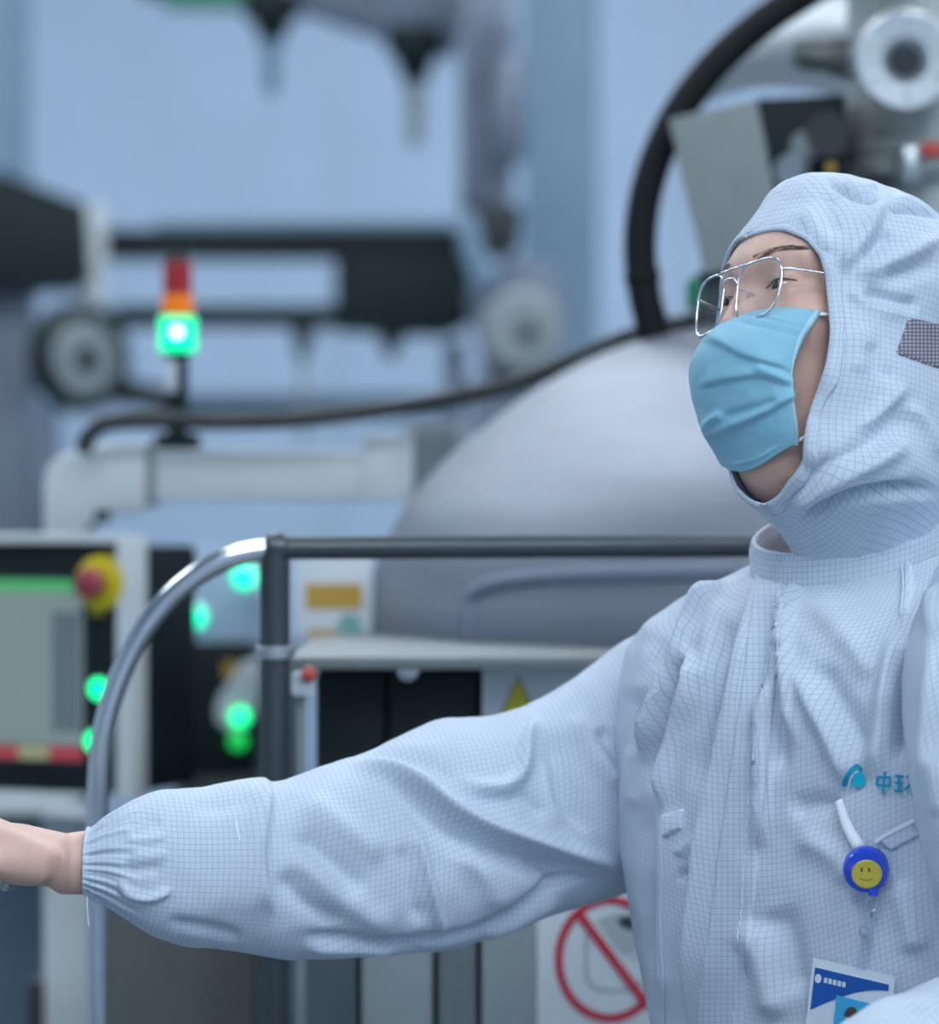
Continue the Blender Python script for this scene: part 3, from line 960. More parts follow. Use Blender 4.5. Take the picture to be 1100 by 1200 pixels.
def surface_nets(fn, lo, hi, h):
    lo, hi = np.asarray(lo, float), np.asarray(hi, float)
    n = np.ceil((hi - lo) / h).astype(int) + 1
    axs = [lo[i] + h * np.arange(n[i]) for i in range(3)]
    v = np.empty(n)
    for i in range(n[0]):                        # slab by slab keeps memory small
        g = np.stack(np.meshgrid([axs[0][i]], axs[1], axs[2], indexing='ij'), -1)
        v[i] = fn(g.reshape(-1, 3)).reshape(n[1], n[2])
    s = v < 0
    corners = [(i, j, k) for i in (0, 1) for j in (0, 1) for k in (0, 1)]
    sl = lambda a, c: a[c[0]:n[0] - 1 + c[0], c[1]:n[1] - 1 + c[1], c[2]:n[2] - 1 + c[2]]
    cnt = sum(sl(s, c).astype(np.int8) for c in corners)
    mixed = (cnt > 0) & (cnt < 8)
    idx = np.argwhere(mixed)
    acc = np.zeros((len(idx), 3)); num = np.zeros(len(idx))
    for c in corners:
        for axn in range(3):
            if c[axn] == 1:
                continue
            d = list(c); d[axn] = 1
            va = v[idx[:, 0] + c[0], idx[:, 1] + c[1], idx[:, 2] + c[2]]
            vb = v[idx[:, 0] + d[0], idx[:, 1] + d[1], idx[:, 2] + d[2]]
            m = (va < 0) != (vb < 0)
            t = np.where(m, va / np.where(m, va - vb, 1), 0)
            pt = np.tile(np.array(c, float), (len(idx), 1)); pt[:, axn] += t
            acc[m] += pt[m]; num[m] += 1
    verts = lo + h * (idx + acc / num[:, None])
    vid = -np.ones(mixed.shape, dtype=np.int64)
    vid[mixed] = np.arange(len(idx))
    faces = []
    for axn in range(3):
        o1, o2 = [(1, 2), (2, 0), (0, 1)][axn]
        a = s.take(range(0, n[axn] - 1), axn); b = s.take(range(1, n[axn]), axn)
        e = np.argwhere(a != b)
        e = e[(e[:, o1] > 0) & (e[:, o2] > 0) & (e[:, o1] < n[o1] - 1) & (e[:, o2] < n[o2] - 1)]
        flip = a[tuple(e.T)]
        q = []
        for d1, d2 in ((1, 1), (0, 1), (0, 0), (1, 0)):
            t = e.copy(); t[:, o1] -= d1; t[:, o2] -= d2
            q.append(vid[tuple(t.T)])
        q = np.stack(q, 1)
        q[flip] = q[flip][:, ::-1]
        faces.append(q)
    return verts, np.vstack(faces)


def vertex_normals(v, f):
    f = np.asarray(f)
    nrm = np.zeros_like(v)
    fn = np.cross(v[f[:, 2]] - v[f[:, 0]], v[f[:, 3]] - v[f[:, 1]])
    for i in range(4):
        np.add.at(nrm, f[:, i], fn)
    return nrm / (np.linalg.norm(nrm, axis=1)[:, None] + 1e-12)


# ---- cloth relief: folds traced over the cloth and pressed into the mesh along its normals
def relief(co, nrm, strokes, seed=0.0, wrinkle=0.0, wscale=30.0, camera_side=True):
    px = project(co)
    view = np.array([0, 0, CAM_H]) - co
    view /= np.linalg.norm(view, axis=1)[:, None]
    dot = (view * nrm).sum(1)
    mask = np.clip((dot - 0.02) / 0.25, 0, 1) if camera_side else np.ones(len(co))
    disp = np.zeros(len(co))
    for st in strokes:
        pts, w, hgt = st[0], st[1], st[2]
        kind = st[3] if len(st) > 3 else 'ridge'
        q = catmull(pts, max(8, 6 * len(pts)))
        lo, hi = q.min(0) - 5 * w - 4, q.max(0) + 5 * w + 4
        sel = np.where((px[:, 0] > lo[0]) & (px[:, 0] < hi[0]) & (px[:, 1] > lo[1]) & (px[:, 1] < hi[1]))[0]
        if len(sel) == 0:
            continue
        p = px[sel]
        best = np.full(len(sel), 1e9); side = np.zeros(len(sel)); tt = np.zeros(len(sel))
        m = len(q) - 1
        for i in range(m):
            d = q[i + 1] - q[i]
            r = p - q[i]
            h = np.clip((r @ d) / (d @ d + 1e-9), 0, 1)
            e = r - h[:, None] * d
            dist = np.hypot(e[:, 0], e[:, 1])
            b = dist < best
            best[b] = dist[b]
            side[b] = np.sign(d[0] * r[b, 1] - d[1] * r[b, 0])
            tt[b] = (i + h[b]) / m
        taper = np.clip(np.minimum(tt, 1 - tt) / 0.22, 0, 1)
        taper = taper * taper * (3 - 2 * taper)
        if kind == 'ridge':
            dd = hgt * np.exp(-(best / w) ** 2)
        elif kind == 'sharp':
            dd = hgt * np.exp(-best / w)
        elif kind == 'step':                     # raised on the positive side of the line
            sd = best * side
            dd = hgt / (1 + np.exp(-np.clip(sd / 1.6, -30, 30))) * np.exp(-np.maximum(sd, 0) / w)
        if kind != 'step' or True:
            dd = dd * taper
        disp[sel] += dd
    disp *= mask
    if wrinkle:
        for i in range(len(co)):
            c = Vector(co[i]) * wscale
            disp[i] += wrinkle * (noise.noise(c + Vector((seed, 0, 0))) + 0.5 * noise.noise(c * 2.3 + Vector((0, seed, 0))))
    return co + nrm * disp[:, None]


def loft_faces(ns, nt, closed=True):
    i, j = np.meshgrid(np.arange(ns - 1), np.arange(nt if closed else nt - 1), indexing='ij')
    a = i * nt + j
    b = i * nt + (j + 1) % nt
    return np.stack([a, b, b + nt, a + nt], -1).reshape(-1, 4)


def loft_uv(R, start):
    """arc lengths in metres: around each ring from column 'start', and along each column"""
    ns, nt, _ = R.shape
    d = np.linalg.norm(np.roll(R, -1, 1) - R, axis=2)
    U = np.zeros((ns, nt))
    half = nt // 2
    for s in range(1, half + 1):
        U[:, (start + s) % nt] = U[:, (start + s - 1) % nt] + d[:, (start + s - 1) % nt]
    for s in range(1, nt - half):
        U[:, (start - s) % nt] = U[:, (start - s + 1) % nt] - d[:, (start - s) % nt]
    V = np.concatenate([np.zeros((1, nt)), np.cumsum(np.linalg.norm(np.diff(R, axis=0), axis=2), axis=0)])
    return np.stack([U, V], -1).reshape(-1, 2)


PY = 3.07                                           # distance of the trunk's axis
TC = P(1010, 900, PY)
person = thing('person', 'worker in a pale blue hooded grid-pattern cleanroom suit, mask and glasses, right arm outstretched', 'person', (TC.x, PY, 0))
TYAW = math.radians(45)
TF = np.array([-math.sin(TYAW), -math.cos(TYAW), 0])          # the trunk's front
TL = np.array([math.cos(TYAW), -math.sin(TYAW), 0])           # the trunk's left

# ---- head frame
hy, hpit, hrol = math.radians(57), math.radians(12), math.radians(10)
f0 = np.array([-math.sin(hy), -math.cos(hy), 0]); l0 = np.array([math.cos(hy), -math.sin(hy), 0]); u0 = np.array([0, 0, 1.0])
HF = f0 * math.cos(hpit) + u0 * math.sin(hpit)
u1 = u0 * math.cos(hpit) - f0 * math.sin(hpit)
HU = u1 * math.cos(hrol) - l0 * math.sin(hrol)
HL = l0 * math.cos(hrol) + u1 * math.sin(hrol)
HO = np.array(P(967, 401, 3.03))
HR = np.stack([HF, HL, HU])                                    # rows: local axes


def hw(p):
    """head-local (forward, left, up) -> world"""
    return HO + np.asarray(p, float) @ HR


def hl(w):
    return (np.asarray(w) - HO) @ HR.T


cw = np.array(P(1003, 612, PY))                                # middle of the collar


# ---- body: head, hands and limbs fused into one skin
def head_sdf(p):
    a = np.abs(p[:, 1])
    s = np.stack([p[:, 0], a, p[:, 2]], 1)                      # mirror left/right
    d = ell(p, (-0.012, 0, 0.043), (0.093, 0.076, 0.088))
    d = smin(d, ell(p, (0.040, 0, -0.030), (0.052, 0.060, 0.085)), 0.03)
    d = smin(d, ell(p, (0.030, 0, 0.058), (0.056, 0.062, 0.036)), 0.02)
    d = smin(d, ell(p, (0.022, 0, -0.118), (0.050, 0.046, 0.034)), 0.03)
    d = smin(d, ell(p, (0.070, 0, -0.090), (0.018, 0.023, 0.018)), 0.025)
    d = smin(d, cap(s, (0.0, 0.056, -0.055), (0.060, 0.016, -0.096), 0.017, 0.013), 0.02)
    d = smin(d, ell(s, (0.058, 0.045, -0.008), (0.024, 0.020, 0.020)), 0.02)
    d = smin(d, cap(s, (0.083, 0.008, 0.046), (0.066, 0.048, 0.047), 0.010, 0.009), 0.016)
    d = smax(d, -ell(s, (0.098, 0.033, 0.024), (0.018, 0.020, 0.013)), 0.012)
    d = smin(d, cap(p, (0.084, 0, 0.034), (0.101, 0, -0.010), 0.006, 0.0095), 0.012)
    d = smin(d, ell(s, (0.094, 0.012, -0.014), (0.011, 0.008, 0.008)), 0.006)
    d = smin(d, ell(p, (0.094, 0, -0.048), (0.010, 0.024, 0.006)), 0.008)
    d = smin(d, ell(p, (0.093, 0, -0.059), (0.010, 0.021, 0.006)), 0.006)
    # eyeball bulge with lids: a shell cut by a narrow slit
    e = np.linalg.norm(s - np.array([0.070, 0.0325, 0.024]), axis=1)
    lid = smin(d, e - 0.0150, 0.006)
    slit = np.maximum(np.abs(s[:, 2] - 0.0225 - 0.10 * (s[:, 1] - 0.0325)) - (0.0040 - 11.0 * (s[:, 1] - 0.0325) ** 2), 0.066 - s[:, 0])
    slit = np.maximum(slit, 0.0126 - e) if False else slit
    d = smax(lid, -np.maximum(slit, 0.0119 - e), 0.0012)
    d = smin(d, ell(s, (-0.008, 0.076, 0.008), (0.018, 0.008, 0.030)), 0.006)
    d = smin(d, cap(p, (-0.018, 0, -0.04), hl(cw + np.array([0.0, 0, -0.03])), 0.055, 0.056), 0.03)
    return d


def tail_mesh(parts):
    vs_, fs_, n = [], [], 0
    for v, f in parts:
        vs_.append(np.asarray(v, float))
        fs_ += [tuple(int(i) + n for i in q) for q in f]
        n += len(v)
    return np.vstack(vs_), fs_


hv, hf = surface_nets(head_sdf, (-0.170, -0.130, -0.300), (0.135, 0.100, 0.15), 0.0022)
hv = hw(hv)


def make_hand(origin, d, n, curl, spread, side):
    """right or left hand: d = towards the fingers, n = back of the hand; side = +1 when the thumb lies at n x d ... """
    d = np.array(d, float); d /= np.linalg.norm(d)
    n = np.array(n, float); n -= d * (n @ d); n /= np.linalg.norm(n)
    w = np.cross(d, n) * side
    R = np.stack([d, w, n])
    fingers = []
    for i, (w0, L, r) in enumerate(((0.031, 0.074, 0.0088), (0.010, 0.082, 0.0092), (-0.012, 0.076, 0.0088), (-0.032, 0.060, 0.0078))):
        p = np.array([0.092 - 0.006 * abs(i - 1), w0, 0.0])
        ang = 0.0
        chain = [p]
        for seg_, c in zip((0.46, 0.31, 0.23), curl):
            ang += c
            p = p + L * seg_ * np.array([math.cos(ang), spread * (1.5 - i) * 0.25, -math.sin(ang)])
            chain.append(p)
        fingers.append((chain, r))
    th = [np.array([0.022, 0.030, -0.004]), np.array([0.052, 0.050, -0.016]), np.array([0.082, 0.052, -0.028]), np.array([0.104, 0.042, -0.036])]

    def sdf(p):
        q = p - np.array([0.050, 0.0, 0.0])
        b = np.abs(q) - np.array([0.040, 0.030, 0.004])
        dd = np.linalg.norm(np.maximum(b, 0), axis=1) + np.minimum(b.max(1), 0) - 0.0115
        dd = smin(dd, cap(p, (-0.020, 0, 0.009), (0.03, 0, 0), 0.0230, 0.019), 0.02)
        dd = smin(dd, ell(p, (0.040, 0.026, -0.012), (0.032, 0.017, 0.015)), 0.015)
        for chain, r in fingers:
            f = cap(p, chain[0], chain[1], r * 1.08, r)
            f = smin(f, cap(p, chain[1], chain[2], r, r * 0.93), 0.004)
            f = smin(f, cap(p, chain[2], chain[3], r * 0.93, r * 0.8), 0.004)
            dd = smin(dd, f, 0.005)
        t = cap(p, th[0], th[1], 0.0145, 0.0115)
        t = smin(t, cap(p, th[1], th[2], 0.0112, 0.0100), 0.005)
        t = smin(t, cap(p, th[2], th[3], 0.0100, 0.0085), 0.005)
        return smin(dd, t, 0.008)
    v, f = surface_nets(sdf, (-0.095, -0.06, -0.10), (0.20, 0.085, 0.04), 0.0025)
    if np.linalg.det(R) < 0:
        f = f[:, ::-1]
    return np.asarray(origin) + v @ R, f, R


WR = np.array(P(68, 1014, 2.995))
rh_d = np.array([-0.93, 0.06, 0.37])
rv, rf, RH = make_hand(WR, rh_d, (0.12, 0.05, 1), (0.45, 0.75, 0.6), 0.15, -1)
WL = np.array(P(950, 1278, 2.68))
lh_d = np.array([-0.80, -0.58, 0.05])
lv, lf, LH = make_hand(WL, lh_d, (0.0, -0.3, 1), (0.25, 0.5, 0.4), 0.2, 1)

trunk_top = cw + np.array([0, 0, -0.02])
pelvis = np.array([TC.x, PY + 0.01, 0.93])
chest = np.array([TC.x, PY + 0.01, 1.25])
RS = np.array(P(800, 870, 3.24)); LSH = np.array(P(1180, 800, 2.90))
parts = [(hv, hf), (rv, rf), (lv, lf)]
parts.append(tube_mesh(catmull([trunk_top, (trunk_top + chest) / 2, chest, (chest + pelvis) / 2, pelvis], 30),
                       np.interp(np.linspace(0, 1, 30), [0, 0.12, 0.3, 0.6, 0.9, 1], [0.045, 0.045, 0.075, 0.09, 0.10, 0.09]), 40))
RE = np.array(P(470, 985, 3.135))
parts.append(tube_mesh(catmull([chest + np.array([0, 0, 0.05]), RS, RE, np.array(P(110, 1010, 2.997)), WR], 40),
                       np.interp(np.linspace(0, 1, 40), [0, 0.3, 0.6, 0.75, 1], [0.05, 0.052, 0.042, 0.038, 0.0245]), 28))
LE = np.array(P(1225, 1170, 2.85))
parts.append(tube_mesh(catmull([chest + np.array([0, 0, 0.05]), LSH, LE, WL], 40),
                       np.interp(np.linspace(0, 1, 40), [0, 0.3, 0.65, 0.75, 1], [0.05, 0.048, 0.040, 0.040, 0.026]), 28))
feet = []
for sgn in (-1, 1):
    hip = pelvis + TL * 0.095 * sgn
    ank = np.array([hip[0], hip[1], 0.10]) + TL * 0.02 * sgn
    knee = (hip + ank) / 2 + TF * 0.02
    parts.append(tube_mesh(catmull([hip, knee, ank], 30), np.interp(np.linspace(0, 1, 30), [0, 0.15, 0.5, 0.65, 1], [0.075, 0.085, 0.058, 0.056, 0.04]), 28))
    parts.append(tube_mesh(catmull([ank + np.array([0, 0, 0.0]), ank + TF * 0.05 - np.array([0, 0, 0.045]), ank + TF * 0.17 - np.array([0, 0, 0.06])], 14),
                           np.interp(np.linspace(0, 1, 14), [0, 0.5, 1], [0.038, 0.038, 0.028]), 20))
    feet.append(ank)
bv, bf = tail_mesh(parts)
body = obj('body', bv, bf, 'skin', None)
rm = body.modifiers.new('fuse', 'REMESH')
rm.mode = 'VOXEL'
rm.voxel_size = 0.0026
sm = body.modifiers.new('soft', 'SMOOTH')
sm.iterations = 2
sm.factor = 0.5
dg = bpy.context.evaluated_depsgraph_get()
me = bpy.data.meshes.new_from_object(body.evaluated_get(dg))
body.modifiers.clear()
body.data = me
me.shade_smooth()
attach(body, person)

# eyes with dark irises
for sgn in (1, -1):
    c = hw((0.070, 0.0325 * sgn, 0.024))
    gaze = (HF * 0.96 - HL * 0.26 - HU * 0.02)
    ev, ef = [], []
    eye = lathe('eye', [(0.0121 * math.sin(t), -0.0121 * math.cos(t)) for t in np.linspace(0.0, math.pi, 18)], c, 'eye_white', person, axis=tuple(gaze), segs=28)
    lathe('iris', [(0.0, 0.01285)] [::-1] + [(0.0061, 0.0109), (0.0055, 0.0117), (0.003, 0.0123), (0.0, 0.0125)], c, 'iris_brown', eye, axis=tuple(gaze), segs=24)

# eyebrows: short hairs laid on the brow
bvh_body = BVHTree.FromPolygons([v.co for v in me.vertices], [tuple(p.vertices) for p in me.polygons])


def on_body(local, lift):
    """drop a head-local point onto the skin along the face's forward axis"""
    w = hw(local)
    hit = bvh_body.ray_cast(Vector(w + HF * 0.08), Vector(-HF), 0.2)
    if hit[0] is None:
        return Vector(w), Vector(HF)
    return hit[0] + hit[1] * lift, hit[1]


rng = random.Random(3)
for sgn in (1, -1):
    vv, ff = [], []
    for i in range(120):
        s = rng.random()
        l = (0.014 + 0.042 * s) * sgn
        uu = 0.046 + 0.007 * math.sin(s * 2.4) + rng.uniform(-0.0032, 0.0032) * (1.1 - 0.7 * s)
        a, na = on_body((0.05, l, uu), 0.0006)
        b_, nb_ = on_body((0.05, l + sgn * 0.0055, uu + 0.0022 * (0.7 - s)), 0.0012)
        side_ = (b_ - a).cross(na).normalized() * 0.0003
        k0 = len(vv)
        vv += [a - side_, a + side_, b_]
        ff.append((k0, k0 + 1, k0 + 2))
    obj('eyebrow', vv, ff, 'hair_black', person)
# upper lash line
for sgn in (1, -1):
    path = []
    for s in np.linspace(-1, 1, 18):
        l = 0.0325 + 0.0145 * s
        uu = 0.0225 + 0.10 * (l - 0.0325) + (0.0040 - 11.0 * (l - 0.0325) ** 2) + 0.0002
        a, na = on_body((0.05, l * sgn, uu), 0.0006)
        path.append(a)
    tube('eyelash', path, np.interp(np.linspace(-1, 1, 18), [-1, 0, 1], [0.0003, 0.0008, 0.0004]), 'hair_black', person, 6)

# ---- coverall trunk and legs
NT = 420
Zc = lambda py: P(0, py, PY).z
# (photo row, half width, half depth, axis column, forward shift, tilt weight)
ST = [(632, 0.081, 0.083, 1002, 0.000, 1.0), (648, 0.084, 0.086, 1002, 0.0, 1.0), (660, 0.108, 0.097, 1002, 0.0, 0.95), (674, 0.140, 0.108, 1003, 0.0, 0.85), (695, 0.176, 0.117, 1005, 0.0, 0.7),
      (722, 0.210, 0.126, 1007, 0.0, 0.5), (755, 0.229, 0.135, 1009, 0.0, 0.3), (800, 0.236, 0.143, 1010, 0, 0.1),
      (860, 0.237, 0.149, 1011, 0, 0), (940, 0.236, 0.152, 1013, 0, 0), (1020, 0.233, 0.153, 1015, 0, 0), (1090, 0.228, 0.152, 1021, 0, 0),
      (1150, 0.222, 0.151, 1027, 0, 0), (1210, 0.215, 0.150, 1032, 0, 0), (1300, 0.208, 0.150, 1034, 0, 0), (1380, 0.212, 0.155, 1030, 0, 0),
      (1460, 0.212, 0.158, 1028, 0, 0), (1520, 0.205, 0.150, 1028, 0, 0)]
ST = np.array(ST)
spy = np.concatenate([np.linspace(632, 760, 90), np.linspace(762, 1240, 210), np.linspace(1245, 1520, 60)])
cols = [np.interp(spy, ST[:, 0], ST[:, j]) for j in range(6)]


def smooth1(a, it=6):
    a = a.copy()
    for _ in range(it):
        a[1:-1] = (a[:-2] + 2 * a[1:-1] + a[2:]) / 4
    return a


cols = [smooth1(c) for c in cols]
th = np.linspace(0, 2 * math.pi, NT, endpoint=False)      # 0 = front centre, growing towards his left
ex = 2.35
cs_, sn_ = np.cos(th), np.sin(th)
sf_ = np.sign(cs_) * np.abs(cs_) ** (2 / ex)
sl_ = np.sign(sn_) * np.abs(sn_) ** (2 / ex)
R = np.zeros((len(spy), NT, 3))
for i, py in enumerate(spy):
    a, b_, cx, fs, tw = (cols[j][i] for j in range(1, 6))
    c = np.array(P(cx, py, PY))
    fwd = b_ * sf_
    R[i] = c + (fwd + fs)[:, None] * TF + (a * sl_)[:, None] * TL
    R[i, :, 2] += -tw * 0.30 * fwd
TR = R
uv = loft_uv(R, 0)
co = R.reshape(-1, 3)
fa = loft_faces(len(spy), NT)
nn = vertex_normals(co, fa)
if (nn[len(spy) // 2 * NT] @ TF) < 0:
    fa = fa[:, ::-1]
    nn = -nn
TORSO_STROKES = [
    # folds falling from the right shoulder to the armpit and the pocket
    ([(866, 668), (846, 686), (829, 703), (814, 727), (804, 756), (788, 793), (772, 834), (759, 869), (752, 900)], 7, 0.013),
    ([(810, 700), (796, 725), (788, 755), (776, 790)], 12, -0.007),
    ([(775, 712), (762, 745), (756, 790), (748, 830)], 13, 0.004),
    ([(806, 770), (796, 808), (784, 850), (772, 890), (764, 930)], 9, -0.011),
    ([(803, 752), (813, 778), (812, 804), (796, 841), (785, 871), (781, 905), (777, 955)], 7, 0.012),
    ([(850, 700), (835, 735), (828, 775), (822, 810)], 10, 0.005),
    ([(858, 720), (848, 770), (840, 820), (828, 870), (815, 930)], 11, -0.011),
    ([(741, 870), (739, 905), (740, 930), (748, 950)], 8, 0.0022),
    ([(758, 930), (757, 1000), (760, 1080), (768, 1150)], 9, -0.005),
    ([(778, 1200), (775, 1140), (774, 1093), (775, 1040), (777, 985), (781, 930)], 26, 0.007, 'step'),
    # placket: raised strip with a crisp near edge
    ([(801, 1220), (808, 1130), (817, 1040), (827, 955), (838, 897), (851, 836), (862, 782), (871, 738), (881, 692), (894, 655)], 34, 0.012, 'step'),
    ([(874, 700), (864, 745), (856, 785), (844, 840), (831, 900), (820, 955)], 6, -0.006),
    ([(912, 690), (902, 750), (892, 800), (881, 854), (874, 900)], 8, -0.006),
    # left of the zip
    ([(936, 672), (931, 690), (922, 730), (923, 771), (929, 825), (934, 880)], 7, 0.010),
    ([(908, 790), (905, 812), (899, 849), (899, 897), (897, 950), (892, 1000)], 7, 0.008),
    ([(912, 740), (914, 790), (916, 850), (916, 920)], 8, -0.005),
    ([(930, 770), (948, 812), (966, 848), (983, 885), (996, 930)], 12, 0.008),
    ([(955, 770), (975, 810), (998, 850), (1012, 890)], 15, -0.006),
    ([(945, 700), (975, 730), (1005, 765), (1020, 800)], 14, 0.004),
    ([(945, 652), (968, 657), (1000, 657)], 6, -0.005),
    ([(1054, 735), (1046, 765), (1038, 810), (1030, 870), (1024, 920)], 10, 0.008),
    ([(1058, 755), (1060, 800), (1058, 850), (1054, 900)], 9, -0.012),
    ([(1057, 632), (1061, 660), (1062, 690), (1058, 735)], 4, 0.004),
    # lower front: soft hollows
    ([(880, 1075), (892, 1110), (902, 1150), (910, 1200)], 15, 0.008),
    ([(905, 1060), (925, 1110), (935, 1170)], 18, -0.006),
    ([(925, 950), (955, 944), (985, 948)], 14, -0.006),
    ([(930, 980), (960, 990), (985, 1010), (1000, 1040)], 16, 0.005),
    ([(796, 1024), (806, 1026), (818, 1022)], 7, -0.0035),
    ([(798, 1004), (810, 990), (822, 978)], 7, 0.003),
    ([(1048, 1030), (1064, 1070), (1076, 1120)], 14, 0.006),
]
co = relief(co, nn, [(s[0], s[1], s[2] * 1.5) + tuple(s[3:]) for s in TORSO_STROKES], 1.3, 0.0016, 26)
# legs
vs2, fs2, uv2 = [co], [fa], [uv]
nv = len(co)
for sgn in (-1, 1):
    hip = np.array([TC.x + 0.02, PY, P(0, 1500, PY).z]) + TL * 0.10 * sgn
    ank = feet[0 if sgn < 0 else 1] + np.array([0, 0, 0.03])
    cen = catmull([hip, (hip + ank) / 2 + TF * 0.02, ank], 80)
    aa = np.interp(np.linspace(0, 1, 80), [0, 0.1, 0.5, 0.9, 1], [0.10, 0.115, 0.10, 0.085, 0.062])
    tq = np.linspace(0, 2 * math.pi, 90, endpoint=False)
    Rl = cen[:, None, :] + aa[:, None, None] * (np.cos(tq)[None, :, None] * TF * 1.15 + np.sin(tq)[None, :, None] * TL)
    cl = Rl.reshape(-1, 3)
    fl = loft_faces(80, 90)
    nl = vertex_normals(cl, fl)
    if (nl[40 * 90] @ TF) < 0:
        fl = fl[:, ::-1]; nl = -nl
    cl = relief(cl, nl, [], 4.0 + sgn, 0.006, 11)
    vs2.append(cl); fs2.append(fl + nv); uv2.append(loft_uv(Rl, 0)); nv += len(cl)
cover = obj('coverall', np.vstack(vs2), np.vstack(fs2), 'suit_cloth', person, True, np.vstack(uv2))
bvh_t = BVHTree.FromPolygons([Vector(v) for v in co], [tuple(map(int, f)) for f in fa])


def on_suit(px, py, lift, bvh=None):
    o = Vector((0, 0, CAM_H))
    d = (P(px, py, 1.0) - o).normalized()
    hit = (bvh or bvh_t).ray_cast(o, d, 10)
    if hit[0] is None:
        return P(px, py, PY - 0.12), Vector((0, -1, 0))
    n = hit[1] if hit[1].dot(d) < 0 else -hit[1]
    return hit[0] + n * lift, n


def patch(name, corners, nu, nv_, lift, mat, parent, uvscale=None, bvh=None, puff=0.0, lo_lift=-0.002):
    """cloth patch: a four-cornered piece of pixels (tl, tr, br, bl) laid on the suit with a turned-down rim"""
    tl, tr, br, bl = [np.array(c, float) for c in corners]
    v, uvp = [], []
    for i in range(nv_ + 1):
        for j in range(nu + 1):
            s, t = j / nu, i / nv_
            p = (tl * (1 - s) + tr * s) * (1 - t) + (bl * (1 - s) + br * s) * t
            edge = i in (0, nv_) or j in (0, nu)
            L = lo_lift if edge else lift + puff * math.sin(math.pi * s) * math.sin(math.pi * t)
            if edge:
                q = np.array([min(max(s, 0.0), 1), min(max(t, 0.0), 1)])
            w, n = on_suit(p[0], p[1], L, bvh)
            v.append(w); uvp.append((p[0] / 1400, p[1] / 1400))
    f = [(i * (nu + 1) + j, i * (nu + 1) + j + 1, (i + 1) * (nu + 1) + j + 1, (i + 1) * (nu + 1) + j) for i in range(nv_) for j in range(nu)]
    return obj(name, v, f, mat, parent, True, uvp)


def stroke_on(name, pts, w, lift, mat, parent, n=None, bvh=None, taper=False):
    """a ribbon of w pixels following the suit along a pixel polyline"""
    q = catmull(pts, n or max(6, 5 * len(pts)))
    v, f = [], []
    for i in range(len(q)):
        d = q[min(i + 1, len(q) - 1)] - q[max(i - 1, 0)]
        d /= np.linalg.norm(d) + 1e-9
        e = np.array([-d[1], d[0]]) * w / 2
        for s in (1, -1):
            x_, n_ = on_suit(*(q[i] + s * e), lift, bvh)
            v.append(x_)
    for i in range(len(q) - 1):
        f.append((2 * i, 2 * i + 1, 2 * i + 3, 2 * i + 2))
    return obj(name, v, f, mat, parent, True)


# ---- right sleeve (outstretched)
SL = [  # top edge, bottom edge, depth of the axis, half thickness (m)
    ((103, 971), (101, 1049), 2.995, 0.027), ((112, 966), (110, 1053), 2.996, 0.030), ((130, 954), (126, 1061), 2.998, 0.037), ((160, 937), (152, 1079), 3.002, 0.050), ((186, 926), (184, 1098), 3.005, 0.060),
    ((218, 923), (215, 1108), 3.01, 0.064), ((250, 920), (247, 1111), 3.015, 0.067), ((282, 915), (285, 1115), 3.02, 0.069), ((308, 911), (314, 1120), 3.025, 0.071), ((322, 915), (340, 1124), 3.028, 0.071),
    ((360, 904), (385, 1123), 3.035, 0.073), ((395, 892), (425, 1121), 3.04, 0.075), ((432, 879), (480, 1117), 3.05, 0.078), ((480, 856), (530, 1112), 3.06, 0.081), ((522, 842), (572, 1099), 3.07, 0.083),
    ((580, 838), (628, 1079), 3.085, 0.083), ((640, 815), (688, 1060), 3.10, 0.083), ((695, 778), (735, 1046), 3.12, 0.084), ((735, 748), (775, 1034), 3.14, 0.084), ((790, 730), (830, 1010), 3.16, 0.07), ((840, 760), (870, 980), 3.17, 0.05)]
tops = np.array([s[0] for s in SL], float); bots = np.array([s[1] for s in SL], float)
yc = np.array([s[2] for s in SL]); ht = np.array([s[3] for s in SL])
xm_ = (tops[:, 0] + bots[:, 0]) / 2
yc = np.interp(xm_, [102, 755, 900], [2.99, 3.245, 3.26])
data = catmull(np.hstack([tops, bots, yc[:, None] * 1000, ht[:, None] * 1000]), 330)
NS, NTS = len(data), 200
tq = np.linspace(0, 2 * math.pi, NTS, endpoint=False)
R = np.zeros((NS, NTS, 3))
for i, (tx, ty, bx_, by, yy, hh) in enumerate(data):
    yy, hh = yy / 1000, hh / 1000
    t3, b3 = np.array(P(tx, ty, yy)), np.array(P(bx_, by, yy))
    c = (t3 + b3) / 2; h = (t3 - b3) / 2
    cs2, sn2 = np.cos(tq), np.sin(tq)
    e2 = 2.15
    R[i] = c + (np.sign(sn2) * np.abs(sn2) ** (2 / e2))[:, None] * h + (np.sign(cs2) * np.abs(cs2) ** (2 / e2))[:, None] * np.array([0, -hh, 0])
# gathered cuff: pleats fading along the sleeve
gx = (data[:, 0] + data[:, 2]) / 2
for i in range(NS):
    w = np.clip((gx[i] - 100) / 14, 0.35, 1) * np.clip(1 - (gx[i] - 132) / 42, 0, 1)
    if w > 0:
        c = R[i].mean(0)
        amp = 0.0017 * w * (0.8 * np.sin(tq * 23 + 3.0 * np.sin(tq * 3 + 0.6) + gx[i] * 0.03) + 0.6 * np.sin(tq * 41 + 2.0 * np.sin(tq * 5) + gx[i] * 0.05))
        dv = R[i] - c
        R[i] += dv / np.linalg.norm(dv, axis=1)[:, None] * amp[:, None]
uvs = loft_uv(R, 0)
cs3 = R.reshape(-1, 3)
fs3 = loft_faces(NS, NTS)
ns3 = vertex_normals(cs3, fs3)
if ns3[(NS // 2) * NTS][1] > 0:
    fs3 = fs3[:, ::-1]; ns3 = -ns3
